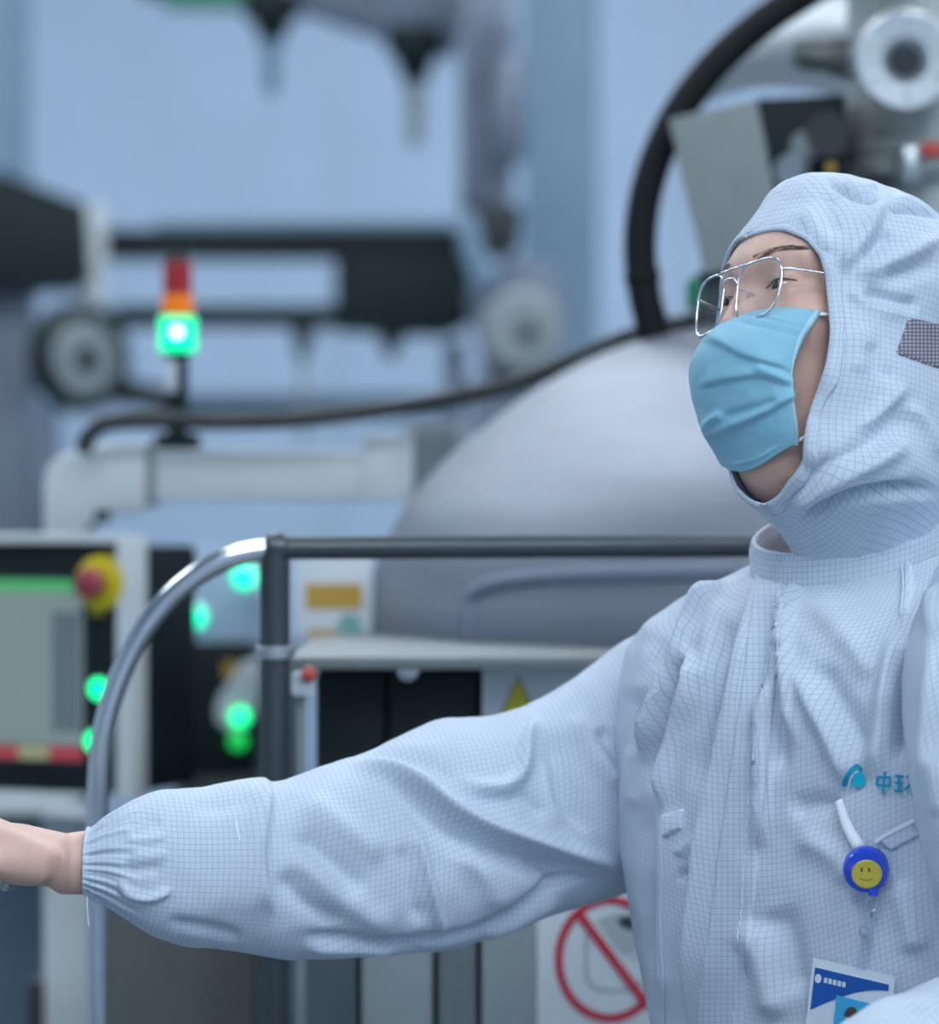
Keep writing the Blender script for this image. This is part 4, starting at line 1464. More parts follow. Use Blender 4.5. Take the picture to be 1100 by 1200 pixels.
SLEEVE_STROKES = [
    ([(316, 905), (313, 940), (309, 975), (308, 1010), (314, 1045), (326, 1075)], 20, 0.010, 'step'),
    ([(395, 889), (432, 897), (485, 914), (534, 948), (579, 970), (636, 988), (698, 1006), (745, 1024)], 9, 0.013),
    ([(440, 915), (485, 945), (520, 975), (560, 992), (620, 1008), (690, 1028)], 14, -0.008),
    ([(400, 893), (440, 886), (500, 895), (540, 918)], 9, -0.004),
    ([(632, 832), (618, 870), (611, 905), (590, 922), (560, 923), (538, 908)], 8, 0.009),
    ([(650, 850), (652, 900), (668, 950), (690, 985)], 16, -0.008),
    ([(665, 835), (690, 870), (710, 900), (735, 925)], 12, 0.006),
    ([(640, 880), (650, 940), (690, 985)], 6, 0.003),
    ([(700, 850), (720, 880), (738, 900)], 10, -0.006),
    ([(590, 945), (610, 935), (640, 960)], 10, -0.005),
    ([(350, 1098), (411, 1099), (460, 1106), (500, 1112)], 6, -0.005),
    ([(350, 1112), (411, 1112), (470, 1116)], 5, 0.004),
    ([(430, 1108), (540, 1096), (595, 1073), (640, 1042), (677, 1028), (710, 1040)], 6, -0.006),
    ([(560, 1100), (610, 1080), (660, 1052)], 7, 0.004),
    ([(488, 968), (498, 1010), (508, 1050), (522, 1108)], 6, 0.005),
    ([(470, 985), (480, 1040), (495, 1090)], 12, -0.005),
    ([(352, 935), (390, 962), (430, 990), (456, 1010)], 16, 0.007),
    ([(345, 975), (380, 1005), (430, 1050)], 14, -0.006),
    ([(330, 990), (372, 1028), (420, 1065), (470, 1095)], 16, 0.006),
    ([(325, 1020), (352, 1055), (400, 1082)], 12, -0.004),
    ([(540, 990), (570, 1030), (590, 1070)], 14, 0.005),
    ([(620, 1010), (640, 1030), (655, 1045)], 10, -0.004),
    # cuff end folds
    ([(138, 1030), (152, 1046), (176, 1052), (205, 1040)], 5, 0.005),
    ([(140, 1012), (160, 1020), (190, 1015)], 7, -0.0022),
    ([(145, 985), (175, 984), (196, 978)], 5, 0.0022),
    ([(148, 974), (170, 965), (192, 962)], 7, -0.0022),
    ([(150, 998), (175, 1004), (200, 1000)], 8, 0.0018),
    ([(190, 1080), (240, 1088), (290, 1100)], 8, -0.004),
    ([(225, 940), (260, 945), (300, 935)], 10, -0.003),
]
SLEEVE_STROKES = [(s[0], s[1], s[2] * 1.35) + tuple(s[3:]) for s in SLEEVE_STROKES]
cs3 = relief(cs3, ns3, SLEEVE_STROKES, 7.7, 0.0014, 24)
sleeve_r = obj('sleeve', cs3, fs3, 'suit_cloth', cover, True, uvs)
bvh_s = BVHTree.FromPolygons([Vector(v) for v in cs3], [tuple(map(int, f)) for f in fs3])
# cuff edge lining
ringp = R[0]
cuffv, cufff = tube_mesh(np.vstack([ringp, ringp[:1]]), 0.0013, 8)
obj('cuff_hem', cuffv, cufff, 'suit_trim', cover, True)
tube('loose_thread', catmull([P(102, 1050, 2.97), P(102, 1062, 2.97), P(104, 1085, 2.97)], 10), 0.0005, 'white_tape', cover, 6)
stroke_on('cuff_stitch', [(276, 962), (278, 972), (281, 984)], 2.0, 0.0008, 'white_tape', cover, bvh=bvh_s)

# ---- left sleeve (bent, forearm across the front)
cen = catmull([P(1150, 690, 3.00), P(1176, 740, 2.93), P(1188, 800, 2.865), P(1194, 880, 2.835), P(1206, 980, 2.83), P(1226, 1090, 2.84), P(1235, 1180, 2.84), P(1180, 1232, 2.80), P(1090, 1252, 2.73), P(1000, 1268, 2.69), P(955, 1276, 2.675)], 260)
rr = smooth1(np.interp(np.linspace(0, 1, 260), [0, 0.06, 0.13, 0.21, 0.30, 0.45, 0.62, 0.70, 0.80, 0.92, 1], [0.045, 0.062, 0.080, 0.088, 0.088, 0.083, 0.074, 0.074, 0.068, 0.052, 0.030]), 10)
vL, fL = tube_mesh(cen, rr, 150, caps=False)
fL = np.array(fL)
nL = vertex_normals(vL, fL)
c0 = cen[120]
if (nL[120 * 150:121 * 150] * (vL[120 * 150:121 * 150] - c0)).sum() < 0:
    fL = fL[:, ::-1]; nL = -nL
uvL = loft_uv(vL.reshape(260, 150, 3), 0)
LEFT_STROKES = [
    ([(1075, 640), (1088, 700), (1092, 760), (1084, 850), (1078, 930)], 9, 0.006),
    ([(1096, 720), (1100, 800), (1096, 900)], 12, -0.007),
    ([(1090, 880), (1098, 920), (1100, 960)], 10, 0.005),
    ([(1000, 1180), (1040, 1176), (1100, 1178)], 8, 0.004),
    ([(1060, 1185), (1080, 1192), (1100, 1190)], 7, -0.004),
]
vL = relief(vL, nL, LEFT_STROKES, 12.0, 0.003, 18)
sleeve_l = obj('sleeve', vL, fL, 'suit_cloth', cover, True, uvL)

# ---- collar band
NC = 200
tc = np.linspace(0, 2 * math.pi, NC, endpoint=False)
rows = []
cc = np.array(P(1002, 628, PY))
for hgt, rad in ((-0.034, 0.0870), (-0.026, 0.0895), (-0.012, 0.0905), (0.004, 0.0900), (0.012, 0.0885), (0.0125, 0.0850), (0.002, 0.083), (-0.03, 0.082)):
    q = cc + (rad * np.cos(tc))[:, None] * TF + (rad * np.sin(tc))[:, None] * TL
    q[:, 2] += hgt - 0.30 * rad * np.cos(tc)
    rows.append(q)
K = 6
rows = np.array(rows)
Rc = np.zeros(((len(rows) - 1) * K + 1, NC, 3))
for i in range(Rc.shape[0]):
    a, t_ = divmod(i, K)
    Rc[i] = rows[min(a, len(rows) - 1)] * (1 - t_ / K) + rows[min(a + 1, len(rows) - 1)] * (t_ / K)
cvc = Rc.reshape(-1, 3)
fcc = loft_faces(Rc.shape[0], NC)
ncc = vertex_normals(cvc, fcc)
if (ncc[3 * NC] @ TF) < 0:
    fcc = fcc[:, ::-1]; ncc = -ncc
cvc = relief(cvc, ncc, [([(905, 640), (910, 625), (918, 612)], 4, 0.003), ([(930, 640), (960, 622), (1000, 608)], 6, -0.003), ([(940, 630), (980, 612), (1040, 596)], 5, 0.003)], 3.0, 0.0016, 40)
collar = obj('collar', cvc, fcc, 'suit_cloth', cover, True, loft_uv(Rc, 0))

# ---- hood
neck_a = np.array([-0.02, 0.0, -0.10])
neck_b = hl(cw + TF * 0.003)


def hood_sdf(p):
    w_ = np.clip((-0.03 - p[:, 2]) / 0.08, 0, 1)
    p = np.stack([p[:, 0], np.where(p[:, 1] < 0, p[:, 1] * (1 + 0.85 * w_), p[:, 1]), p[:, 2]], 1)
    d = ell(p, (-0.026, 0, 0.046), (0.116, 0.104, 0.098))
    d = smin(d, ell(p, (0.008, 0, -0.042), (0.098, 0.098, 0.105)), 0.025)
    d = smin(d, ell(p, (-0.034, 0, -0.062), (0.100, 0.096, 0.090)), 0.025)
    d = smin(d, ell(p, (0.018, 0, 0.118), (0.036, 0.034, 0.020)), 0.03)          # peaked brow
    d = smin(d, ell(p, (-0.004, 0.004, -0.122), (0.092, 0.096, 0.042)), 0.03)    # loose drape above the collar
    d = smin(d, cap(p, neck_a, neck_b, 0.080, 0.0845), 0.02)
    return d


vh, fh = surface_nets(hood_sdf, (-0.18, -0.13, -0.245), (0.14, 0.13, 0.165), 0.0026)
fcu = [(-0.30, 0.02), (-0.160, 0.054), (-0.145, 0.067), (-0.115, 0.070), (-0.085, 0.068), (-0.03, 0.063), (0.0, 0.061), (0.02, 0.061), (0.04, 0.064), (0.055, 0.070), (0.071, 0.081), (0.080, 0.11), (0.1, 0.2)]


def opening(p):
    return p[:, 0] - np.interp(p[:, 2], [q[0] for q in fcu], [q[1] for q in fcu])


gv = opening(vh)
lowcut = -0.225
keep = (gv < 0) | (vh[:, 2] < -0.160)
fh = fh[keep[fh].all(1)]
used = np.unique(fh)
remap = -np.ones(len(vh), int); remap[used] = np.arange(len(used))
vh = vh[used]; fh = remap[fh]
# pull the rim onto the cut line so it runs clean
from collections import Counter
ec = Counter()
for q in fh:
    for i in range(4):
        a, b_ = int(q[i]), int(q[(i + 1) % 4])
        ec[(min(a, b_), max(a, b_))] += 1
rim_edges = [e for e, c in ec.items() if c == 1]
adj = {}
for a, b_ in rim_edges:
    adj.setdefault(a, []).append(b_); adj.setdefault(b_, []).append(a)
loops, seen = [], set()
for s0 in adj:
    if s0 in seen:
        continue
    lp_, cur, prev = [s0], s0, None
    seen.add(s0)
    while True:
        nx = [q for q in adj[cur] if q != prev and q not in seen]
        if not nx:
            break
        prev, cur = cur, nx[0]
        seen.add(cur); lp_.append(cur)
    loops.append(lp_)
rim = max(loops, key=len)
rp = vh[rim]
for _ in range(14):
    rp = (np.roll(rp, 1, 0) + 2 * rp + np.roll(rp, -1, 0)) / 4
vh[rim] = rp
vhw = hw(vh)
if vertex_normals(vhw, fh)[:, :].dot(HU)[np.argmax(vh[:, 2])] < 0:
    fh = fh[:, ::-1]
nh = vertex_normals(vhw, fh)
HOOD_STROKES = [
    ([(970, 204), (983, 220), (999, 229), (1012, 234), (1032, 236)], 3.2, -0.008),
    ([(985, 210), (1005, 220), (1030, 224)], 7, 0.004),
    ([(1034, 244), (1067, 246), (1100, 252), (1130, 262)], 3.2, -0.007),
    ([(1045, 232), (1075, 234), (1110, 244)], 7, 0.004),
    ([(1036, 230), (1026, 253), (1012, 283), (993, 305), (982, 322)], 8, 0.007),
    ([(1042, 268), (1026, 288), (1005, 305)], 9, -0.006),
    ([(1110, 276), (1067, 297), (1030, 314), (1000, 322)], 9, 0.006),
    ([(1100, 305), (1065, 318), (1030, 326)], 11, -0.006),
    ([(988, 332), (1008, 352), (1035, 362), (1070, 372)], 8, 0.004),
    ([(1010, 340), (1040, 352), (1080, 360)], 9, -0.006),
    ([(970, 220), (972, 250), (980, 280)], 10, -0.003),
    ([(940, 240), (955, 265), (980, 300)], 12, 0.003),
    ([(1000, 380), (1008, 410), (1006, 440)], 12, 0.003),
    ([(1020, 400), (1030, 430), (1050, 445)], 10, -0.004),
    ([(1000, 508), (1030, 484), (1050, 462), (1062, 446)], 8, 0.006),
    ([(985, 520), (1010, 525), (1040, 500), (1065, 480)], 14, -0.006),
    ([(1060, 470), (1085, 500), (1102, 540)], 8, 0.005),
    ([(918, 600), (942, 586), (975, 565), (1010, 547), (1047, 530), (1075, 520)], 10, 0.009),
    ([(930, 560), (970, 545), (1010, 525)], 14, -0.004),
    ([(925, 612), (950, 600), (985, 586), (1020, 578), (1060, 573), (1105, 576)], 7, -0.012),
    ([(940, 440), (960, 470), (950, 500)], 12, -0.003),
]
HOOD_STROKES = [(s[0], s[1], s[2] * 1.25) + tuple(s[3:]) for s in HOOD_STROKES]
vhw = relief(vhw, nh, HOOD_STROKES, 21.0, 0.0018, 30)
nloc = nh @ HR.T                                   # face-wise panel projection keeps the weave square
fcn = np.abs(nloc[fh].mean(1)) * np.array([1.0, 1.7, 1.0])
dom = fcn.argmax(1)
q_ = vh[fh]
uvf = np.where((dom == 1)[:, None, None], q_[:, :, [0, 2]], np.where((dom == 0)[:, None, None], q_[:, :, [1, 2]], q_[:, :, [0, 1]]))
hood = obj('hood', vhw, fh, 'suit_cloth', cover, True, uvf=uvf)
sol = hood.modifiers.new('cloth', 'SOLIDIFY')
sol.thickness = 0.0012
sol.offset = -1
bvh_h = BVHTree.FromPolygons([Vector(v) for v in vhw], [tuple(map(int, f)) for f in fh])
# stitched hem around the face opening: flat band of cloth following the rim
rimw = vhw[rim]
rn = nh[rim]
NR = 260
sarc = np.concatenate([[0], np.cumsum(np.linalg.norm(np.diff(np.vstack([rimw, rimw[:1]]), axis=0), axis=1))])
ui = np.linspace(0, sarc[-1], NR, endpoint=False)
rimc = np.stack([np.interp(ui, sarc, np.append(rimw[:, j], rimw[0, j])) for j in range(3)], 1)
v, f, uvb = [], [], []
bandw = 0.016
cen_h = hw((0.0, 0, -0.03))
for i in range(NR):
    back = -HF
    for kk_, (off, lift) in enumerate(((0.0, -0.0015), (0.0005, 0.0016), (0.006, 0.0020), (0.012, 0.0020), (bandw - 0.001, 0.0018), (bandw, -0.001))):
        p = Vector(rimc[i] + back * off)
        near = bvh_h.find_nearest(p)
        nv2 = near[1]
        if nv2.dot(near[0] - Vector(hw(hl(np.array(near[0])) * np.array([1, 0, 1])))) < 0:
            nv2 = -nv2
        v.append((near[0] if kk_ else Vector(rimc[i])) + nv2 * lift)
        uvb.append((i * sarc[-1] / NR, off))
n6 = 6
for i in range(NR):
    for j in range(n6 - 1):
        a, b_ = i * n6 + j, ((i + 1) % NR) * n6 + j
        f.append((a, b_, b_ + 1, a + 1))
hemo = obj('hood_hem', v, f, 'suit_cloth', cover, True, uvb)
patch('mesh_vent', [(1064, 369), (1112, 381), (1104, 436), (1047, 416)], 18, 14, 0.0022, 'mesh_weave', cover, bvh=bvh_h)

# ---- face mask
MASK_C = np.array([(0.090, 0.003), (0.103, -0.006), (0.114, -0.020), (0.121, -0.038), (0.118, -0.058), (0.108, -0.082), (0.093, -0.106), (0.074, -0.130)])
MASK_S = np.array([(0.062, 0.069, -0.004), (0.067, 0.069, -0.016), (0.070, 0.067, -0.030), (0.072, 0.065, -0.048), (0.073, 0.063, -0.064), (0.071, 0.060, -0.080), (0.068, 0.056, -0.096), (0.062, 0.048, -0.114)])
NU, NV = 120, 110
mc = catmull(MASK_C, NV); ms_ = catmull(MASK_S, NV)
ss = np.linspace(-1, 1, NU)
V = np.zeros((NV, NU, 3))
for j, s in enumerate(ss):
    ph = s * math.pi / 2
    w = abs(math.sin(ph))
    V[:, j, 0] = ms_[:, 0] + (mc[:, 0] - ms_[:, 0]) * math.cos(ph) ** 0.95
    V[:, j, 1] = ms_[:, 1] * math.sin(ph)
    V[:, j, 2] = mc[:, 1] * (1 - w ** 1.6) + ms_[:, 2] * w ** 1.6
# side edges drawn in by the ear loops
tt = np.linspace(0, 1, NV)
pinch = 0.010 * np.sin(math.pi * np.clip(tt * 1.05, 0, 1)) ** 1.5
for j, s in enumerate(ss):
    V[:, j, 0] += pinch * abs(s) ** 8
    V[:, j, 1] -= np.sign(s) * pinch * 0.35 * abs(s) ** 8
vm = hw(V.reshape(-1, 3))
fm = loft_faces(NV, NU, closed=False)
nm = vertex_normals(vm, fm)
if (nm[(NV // 2) * NU + NU // 2] @ HF) < 0:
    fm = fm[:, ::-1]; nm = -nm
MASK_STROKES = [
    ([(934, 436), (905, 428), (870, 417), (842, 404), (815, 398)], 26, 0.0062, 'step'),
    ([(932, 452), (910, 445), (885, 441), (850, 446), (812, 456)], 18, 0.0048, 'step'),
    ([(948, 455), (905, 480), (870, 496), (840, 509), (812, 520)], 24, 0.0062, 'step'),
    ([(880, 428), (905, 438), (930, 452)], 5, 0.003),
    ([(826, 506), (836, 490), (852, 484)], 5, 0.004),
    ([(846, 490), (880, 480), (915, 468)], 6, -0.003),
    ([(858, 365), (900, 372), (955, 384)], 2, 0.0010),
    ([(855, 371), (900, 379), (952, 391)], 2, 0.0010),
    ([(850, 377), (900, 386), (948, 399)], 2, -0.0010),
    ([(850, 545), (880, 540), (918, 520)], 2, 0.0010),
]
vm = relief(vm, nm, MASK_STROKES, 5.0, 0.0006, 60, camera_side=True)
mask = obj('face_mask', vm, fm, 'mask_blue', person, True)
so = mask.modifiers.new('ply', 'SOLIDIFY'); so.thickness = 0.0012; so.offset = -1
gridm = vm.reshape(NV, NU, 3)
for sgn, col_ in ((1, NU - 1), (-1, 0)):
    e = gridm[:, col_]
    e2 = gridm[:, col_ - 7 * sgn]
    bvv, bff = [], []
    nn_ = nm.reshape(NV, NU, 3)[:, col_ - 3 * sgn]
    for i in range(NV):
        bvv += [e[i] - nn_[i] * 0.001, e[i] + nn_[i] * 0.0012, e2[i] + nn_[i] * 0.0012, e2[i] - nn_[i] * 0.0002]
    for i in range(NV - 1):
        for j in range(3):
            a = 4 * i + j
            bff.append((a, a + 1, a + 5, a + 4))
    obj('edge_binding', bvv, bff, 'mask_edge', mask, True)
    top, bot = e[3], e[NV - 4]
    ear = hw((-0.022, 0.080 * sgn, 0.012)); ear2 = hw((-0.026, 0.079 * sgn, -0.025))
    ctrl = [top, top * 0.75 + ear * 0.25 + HL * sgn * 0.004, top * 0.4 + ear * 0.6 + HL * sgn * 0.003, ear, ear2, bot * 0.4 + ear2 * 0.6 + HL * sgn * 0.01, bot * 0.8 + ear2 * 0.2 + HL * sgn * 0.006, bot]
    tube('ear_loop', catmull(ctrl, 50), 0.0016, 'elastic_white', mask, 8)

# ---- glasses
GZ, GF = 0.018, 0.1045


def gpt(l, u, df=0.0):
    """point on the slightly wrapped spectacle front"""
    return hw((GF - 3.0 * l * l - 0.05 * (u - GZ) + df, l, u))


def lens_outline(sgn, grow=0.0, n=56):
    hw_, hh_, ex_ = 0.0232 + grow, 0.0255 + grow, 3.4
    out = []
    for t in np.linspace(0, 2 * math.pi, n, endpoint=False):
        c, s = math.cos(t), math.sin(t)
        x_ = hw_ * math.copysign(abs(c) ** (2 / ex_), c)
        y_ = hh_ * math.copysign(abs(s) ** (2 / ex_), s)
        if y_ < 0:
            x_ = x_ * (1 + 0.10 * y_ / hh_) + 0.0015 * y_ / hh_
        out.append((sgn * (0.0325 + x_), GZ - 0.004 + y_ + 0.0008 * x_ / hw_))
    return out


gl_v, gl_f = [], []
chunks = []
for sgn in (1, -1):
    ol = [gpt(a, b_) for a, b_ in lens_outline(sgn)]
    ol.append(ol[0]); ol.append(ol[1])
    chunks.append(tube_mesh(np.array(ol), 0.0012, 10, caps=False))
chunks.append(tube_mesh(catmull([gpt(-0.010, GZ + 0.004), gpt(-0.006, GZ + 0.010, 0.003), gpt(0.006, GZ + 0.010, 0.003), gpt(0.010, GZ + 0.004)], 16), 0.0011, 10))
chunks.append(tube_mesh(catmull([gpt(-0.020, GZ + 0.0205), gpt(-0.008, GZ + 0.0195, 0.002), gpt(0.008, GZ + 0.0195, 0.002), gpt(0.020, GZ + 0.0205)], 16), 0.0011, 10))
gv_, gf_ = tail_mesh(chunks)
glasses = obj('eyeglasses', gv_, gf_, 'chrome_wire', person, True)
for sgn in (1, -1):
    lo_ = lens_outline(sgn, -0.0006)
    cl_ = np.mean(lo_, axis=0)
    vv, ff = [], []
    rings_ = (1.0, 0.8, 0.6, 0.4, 0.2)
    for s in rings_:
        for a, b_ in lo_:
            q = cl_ + (np.array([a, b_]) - cl_) * s
            vv.append(gpt(q[0], q[1], 0.0018 * (1 - s * s)))
    n_ = len(lo_)
    for i in range(len(rings_) - 1):
        for j in range(n_):
            ff.append((i * n_ + j, i * n_ + (j + 1) % n_, (i + 1) * n_ + (j + 1) % n_, (i + 1) * n_ + j))
    ff.append(tuple((len(rings_) - 1) * n_ + j for j in range(n_)))
    obj('lens', vv, ff, 'lens_glass', glasses, True)
    hinge = gpt(0.0560 * sgn, GZ + 0.009)
    out_ = hw((hl(hinge)[0] - 0.003, 0.0600 * sgn, GZ + 0.010))
    tpath = [hinge, out_, hw((0.060, 0.0700 * sgn, 0.029)), hw((0.02, 0.0775 * sgn, 0.028)), hw((-0.012, 0.0805 * sgn, 0.026)), hw((-0.032, 0.080 * sgn, 0.006))]
    tube('temple', catmull(tpath, 40), 0.0013, 'chrome_wire', glasses, 10)
    pn = hw((0.092, 0.0095 * sgn, GZ - 0.003))
    tube('pad_arm', catmull([gpt(0.0102 * sgn, GZ + 0.000), hw((0.088, 0.013 * sgn, GZ - 0.001)), pn], 10), 0.0006, 'chrome_wire', glasses, 6)
    lathe('nose_pad', [(0, -0.0008), (0.0024, -0.0006), (0.0028, 0), (0.0024, 0.0006), (0, 0.0008)], pn, 'clear_vinyl', glasses, axis=tuple(HL * sgn), segs=16)

# ---- suit details: placket, pocket flap, pocket hems, seams, badge writing
patch('zip_placket', [(886, 662), (924, 656), (868, 1235), (808, 1235)], 16, 110, 0.0022, 'suit_cloth', cover)
for i, sp in enumerate([[(918, 668), (906, 750), (893, 820), (882, 900), (875, 990), (868, 1090), (862, 1199)]]):
    q = catmull(sp, 200)
    vv = []
    path = []
    for j, (a, b_) in enumerate(q):
        w_, n_ = on_suit(a + 0.6 * math.sin(j * 1.9) + 0.6 * math.sin(j * 0.7), b_, 0.0026)
        path.append(w_)
    tube('placket_seam', path, [0.0007 + 0.0004 * math.sin(j * 1.3) for j in range(200)], 'suit_trim', cover, 7)
patch('pocket_flap', [(775, 956), (803, 946), (800, 972), (778, 985)], 10, 10, 0.0045, 'suit_cloth', cover, puff=0.0015)
tube('pocket_edge', [on_suit(a, b_, 0.0008)[0] for a, b_ in catmull([(776, 985), (775, 1030), (774, 1080), (777, 1140), (779, 1199)], 30)], 0.0006, 'suit_trim', cover, 7)
tube('shoulder_seam', [on_suit(a, b_, 0.0002)[0] for a, b_ in catmull([(744, 842), (752, 825), (768, 812), (778, 804)], 16)], 0.0005, 'suit_trim', cover, 6)
patch('pocket_hem', [(1026, 984), (1071, 960), (1079, 980), (1044, 999)], 14, 8, 0.0035, 'suit_cloth', cover)
stroke_on('hem_piping', [(1026, 986), (1048, 973), (1072, 961)], 4.5, 0.0048, 'white_tape', cover)
for a in (0.0,):
    stroke_on('shoulder_tape', [(1056, 628), (1061, 655), (1063, 690), (1060, 720)], 9, 0.0014, 'suit_trim', cover, 20)
# emblem: swirl disc and two characters
vv = []


def disc_on(name, cx, cy, rx, ry, lift, mat, parent, n=28, rot=0.0):
    v = [on_suit(cx, cy, lift)[0]]
    for i in range(n):
        t = 2 * math.pi * i / n
        a, b_ = rx * math.cos(t), ry * math.sin(t)
        v.append(on_suit(cx + a * math.cos(rot) - b_ * math.sin(rot), cy + a * math.sin(rot) + b_ * math.cos(rot), lift)[0])
    return obj(name, v, [(0, i + 1, (i + 1) % n + 1) for i in range(n)], mat, parent, True)


disc_on('emblem_disc', 1007, 912, 9.5, 10.5, 0.0030, 'logo_cyan', cover)
stroke_on('emblem_swirl', catmull([(991, 919), (992, 908), (998, 901), (1006, 898), (1014, 902)], 26), 5.6, 0.0036, 'logo_teal', cover, 26)
stroke_on('emblem_gap', catmull([(995, 922), (996, 911), (1001, 905), (1008, 903.5)], 20), 1.8, 0.0042, 'suit_trim', cover, 20)
for st_ in ([(1029, 909), (1044, 911)], [(1029, 919), (1044, 921)], [(1029, 908), (1029, 920)], [(1044, 910), (1044, 922)], [(1037, 903), (1036, 930)],
            [(1050, 909), (1060, 910)], [(1050, 917), (1059, 918)], [(1049, 926), (1060, 927)], [(1055, 909), (1054.5, 926)],
            [(1063, 910), (1080, 912)], [(1072, 911), (1066, 920), (1061, 925)], [(1071, 914), (1070.5, 933)], [(1073, 918), (1080, 925)]):
    stroke_on('lettering', st_, 3.2, 0.0034, 'logo_teal', cover, 8)

# ---- badge reel clipped to the pocket, ID card below it (things of their own)
rc, rnm = on_suit(1021, 1016, 0.014)
rdir = Vector((-0.10, -1, -0.28)).normalized()
reel = thing('badge_reel', 'round blue badge reel with a yellow smiling face clipped to the chest pocket', 'badge reel', rc)
lathe('case', [(0, -0.006), (0.0165, -0.006), (0.0185, -0.004), (0.0187, 0.004), (0.0172, 0.0068), (0.0150, 0.0075), (0, 0.0075)], rc, 'reel_blue', reel, axis=tuple(rdir), segs=48)
face = lathe('face', [(0, 0.0076), (0.0118, 0.0076), (0.0122, 0.0080), (0.0115, 0.0086), (0, 0.0088)], rc + Vector((0.0006, 0, -0.0012)), 'reel_yellow', reel, axis=tuple(rdir), segs=40)
rq = Vector((0, 0, 1)).rotation_difference(rdir).to_matrix()
fx = Vector((1, 0, 0)); fx = (fx - rdir * fx.dot(rdir)).normalized(); fy = rdir.cross(fx).normalized()
if fy.z < 0:
    fy = -fy
for dx in (-0.0035, 0.0022):
    c_ = rc + rdir * 0.0091 + fx * dx + fy * 0.0028
    tube('eye_mark', [c_ - fy * 0.0017 + fx * 0.0003, c_ + fy * 0.0017 - fx * 0.0003], 0.0007, 'reel_ink', face, 8)
tube('mouth_mark', [rc + rdir * 0.0090 + fx * (0.0055 * math.sin(t)) + fy * (-0.0035 - 0.0024 * math.cos(t)) for t in np.linspace(-1.2, 1.2, 12)], 0.0003, 'reel_ink', face, 6)
e1 = on_suit(1030, 1042, 0.012)[0]
box('cord_exit', e1 - Vector((0.004, 0.003, 0.006)), e1 + Vector((0.004, 0.003, 0.007)), 'reel_blue', reel, 0.002)
sp0, sp1, sp2 = on_suit(986, 938, 0.004)[0], on_suit(996, 966, 0.006)[0], on_suit(1012, 992, 0.009)[0]
wv, wf = [], []
for i, (c_, w_) in enumerate(zip(catmull([sp0, sp1, sp2], 12), np.linspace(0.0035, 0.0058, 12))):
    for s in (-1, 1):
        wv.append(Vector(c_) + Vector((s * w_ * 0.8, 0, s * w_ * 0.35)))
for i in range(11):
    wf.append((2 * i, 2 * i + 1, 2 * i + 3, 2 * i + 2))
stp = obj('clip_strap', wv, wf, 'white_tape', reel, True)
so2 = stp.modifiers.new('ply', 'SOLIDIFY'); so2.thickness = 0.0012
c1 = on_suit(1028, 1056, 0.010)[0]
rt = [c1 + Vector((0.004 * math.sin(t), 0, 0.0065 * math.cos(t))) for t in np.linspace(0, 2 * math.pi, 22)]
tube('swivel_ring', rt, 0.0011, 'steel_bright', reel, 8)
c2 = on_suit(1027, 1072, 0.009)[0]
tube('swivel_hook', [c1 - Vector((0, 0, 0.0065)), c2], 0.0011, 'steel_bright', reel, 8)
c3 = on_suit(1017, 1090, 0.008)[0]
vs_p = [c2 + Vector((-0.004, 0, 0)), c2 + Vector((0.004, 0, 0)), on_suit(1012, 1136, 0.006)[0] + Vector((0.005, 0, 0)), on_suit(1012, 1136, 0.006)[0] - Vector((0.005, 0, 0))]
obj('vinyl_strap', vs_p, [(0, 1, 2, 3)], 'clear_vinyl', reel)
lathe('snap', [(0, 0), (0.004, 0), (0.0046, 0.001), (0.0042, 0.0025), (0.002, 0.003), (0, 0.003)], c3, 'steel_bright', reel, axis=(0, -1, -0.1), segs=20)

# card frame: lies on the chest, hanging from the strap
ca, na = on_suit(961, 1131, 0.006)
cb, _ = on_suit(1045, 1151, 0.006)
cd, _ = on_suit(944, 1215, 0.006)
exv = (cb - ca); eyv = (cd - ca)
cw_ = exv.length
eyv = (eyv - exv.normalized() * eyv.dot(exv.normalized()) * 0.75).normalized() * 0.086
nrmc = exv.cross(eyv).normalized()
if nrmc.y > 0:
    nrmc = -nrmc
card = thing('id_card', 'plastic identity card with a blue corner and portrait hanging from the badge reel', 'card', ca + eyv)


def cpt(s, t, lift=0.0):
    return ca + exv * s + eyv * t + nrmc * lift


def cpoly(name, pts, lift, mat, th=0.0006):
    bm = bmesh.new()
    fr_ = [bm.verts.new(cpt(s, t, lift)) for s, t in pts]
    bk_ = [bm.verts.new(cpt(s, t, lift - th)) for s, t in pts]
    bm.faces.new(fr_)
    bm.faces.new(bk_[::-1])
    for i in range(len(pts)):
        bm.faces.new((fr_[i], fr_[(i + 1) % len(pts)], bk_[(i + 1) % len(pts)], bk_[i]))
    return bobj(name, bm, mat, card)


cpoly('holder', [(-0.05, -0.08), (1.06, -0.08), (1.06, 1.05), (-0.05, 1.05)], 0.0, 'vinyl', 0.0008)
cpoly('card', [(0, 0), (1, 0), (1, 1), (0, 1)], 0.0009, 'card_white')
arc_ = [(s, 0.42 - 0.36 * math.sin(s * 1.45)) for s in np.linspace(0, 1, 14)]
cpoly('blue_corner', [(0, 0), (1, 0)] + arc_[::-1], 0.0015, 'card_blue', 0.0004)
cpoly('portrait', [(0.33, 0.22), (0.80, 0.22), (0.80, 0.66), (0.33, 0.66)], 0.0020, 'card_photo', 0.0004)
cpoly('portrait_shoulders', [(0.40, 0.66), (0.43, 0.56), (0.52, 0.52), (0.62, 0.52), (0.71, 0.56), (0.74, 0.66)], 0.0024, 'card_white', 0.0003)
cpoly('portrait_head', [(0.565 + 0.085 * math.cos(t), 0.42 + 0.105 * math.sin(t)) for t in np.linspace(0, 2 * math.pi, 18, endpoint=False)], 0.0026, 'skin', 0.0003)
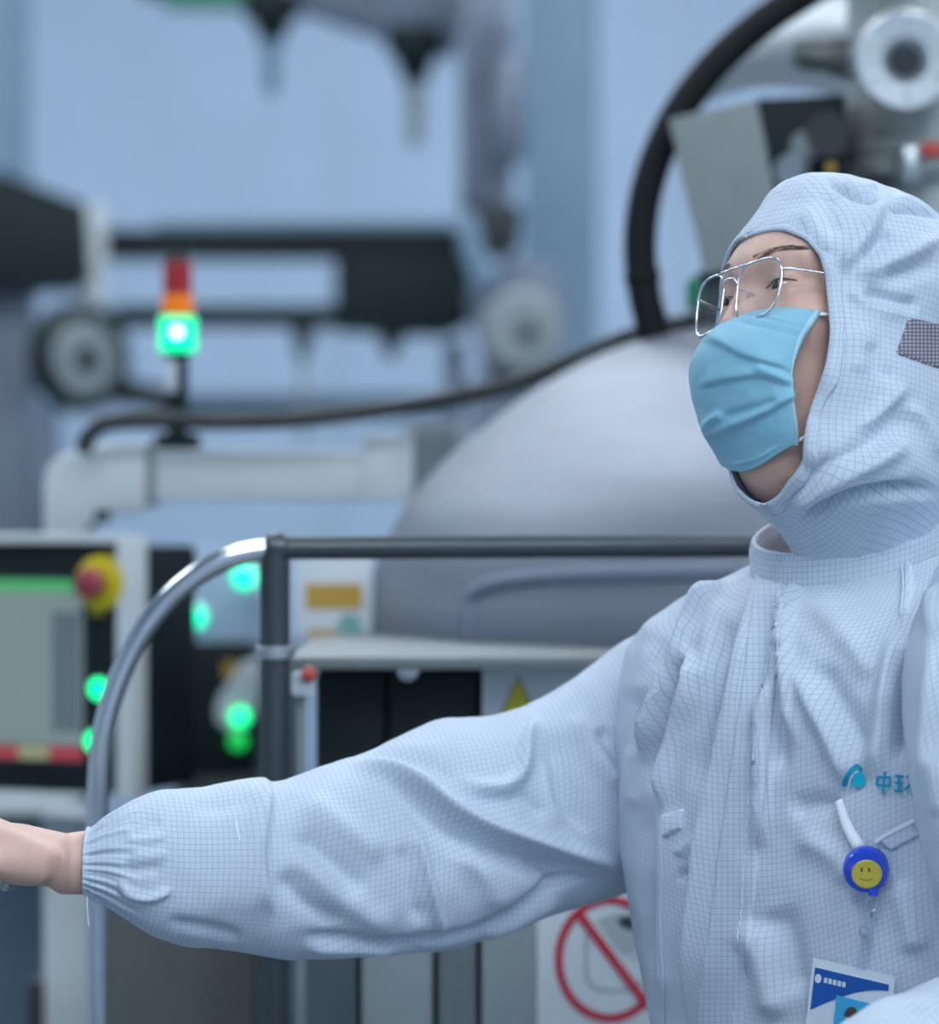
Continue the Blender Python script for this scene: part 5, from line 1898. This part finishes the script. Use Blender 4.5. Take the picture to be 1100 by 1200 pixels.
cpoly('portrait_hair', [(0.565 + 0.10 * math.cos(t), 0.40 + 0.11 * math.sin(t)) for t in np.linspace(math.pi, 2 * math.pi, 10)], 0.0029, 'hair_black', 0.0003)
cpoly('print_mark', [(0.06 + 0.045 * math.cos(t), 0.10 + 0.045 * math.sin(t)) for t in np.linspace(0, 2 * math.pi, 12, endpoint=False)], 0.0020, 'card_white', 0.0003)
for i in range(5):
    s0 = 0.14 + i * 0.062
    cpoly('print_glyph', [(s0, 0.075), (s0 + 0.045, 0.075), (s0 + 0.045, 0.125), (s0, 0.125)], 0.0020, 'card_white', 0.0003)

# ---- pale grey handset held in the right hand
hd = thing('handset', 'pale grey handset gripped in the right hand', 'handset', Vector(WR) + Vector((-0.09, 0, -0.05)))
Th = Matrix(((RH[0][0], RH[1][0], RH[2][0], WR[0]), (RH[0][1], RH[1][1], RH[2][1], WR[1]), (RH[0][2], RH[1][2], RH[2][2], WR[2]), (0, 0, 0, 1)))
box('shell', (0.034, -0.022, -0.036), (0.150, 0.034, -0.0135), 'white_paint', hd, 0.008, Th, 3)
box('end_cap', (0.027, -0.020, -0.034), (0.035, 0.032, -0.015), 'mid_grey', hd, 0.003, Th)

# ---- boots
for ank in feet:
    chunks = [tube_mesh(catmull([ank + np.array([0, 0, 0.16]), ank + np.array([0, 0, 0.05]), ank - np.array([0, 0, 0.03])], 14), np.interp(np.linspace(0, 1, 14), [0, 1], [0.066, 0.052]), 28),
              tube_mesh(catmull([ank - TF * 0.05 - np.array([0, 0, 0.05]), ank + TF * 0.03 - np.array([0, 0, 0.045]), ank + TF * 0.12 - np.array([0, 0, 0.055]), ank + TF * 0.20 - np.array([0, 0, 0.062])], 18),
                        np.interp(np.linspace(0, 1, 18), [0, 0.1, 0.6, 0.9, 1], [0.03, 0.046, 0.042, 0.036, 0.02]), 28)]
    bvv, bff = tail_mesh(chunks)
    bvv[:, 2] = np.maximum(bvv[:, 2], 0.004)
    bo = obj('boot', bvv, bff, 'boot_white', None, True)
    rm = bo.modifiers.new('fuse', 'REMESH'); rm.mode = 'VOXEL'; rm.voxel_size = 0.005
    me2 = bpy.data.meshes.new_from_object(bo.evaluated_get(bpy.context.evaluated_depsgraph_get()))
    bo.modifiers.clear(); bo.data = me2; me2.shade_smooth()
    attach(bo, person)
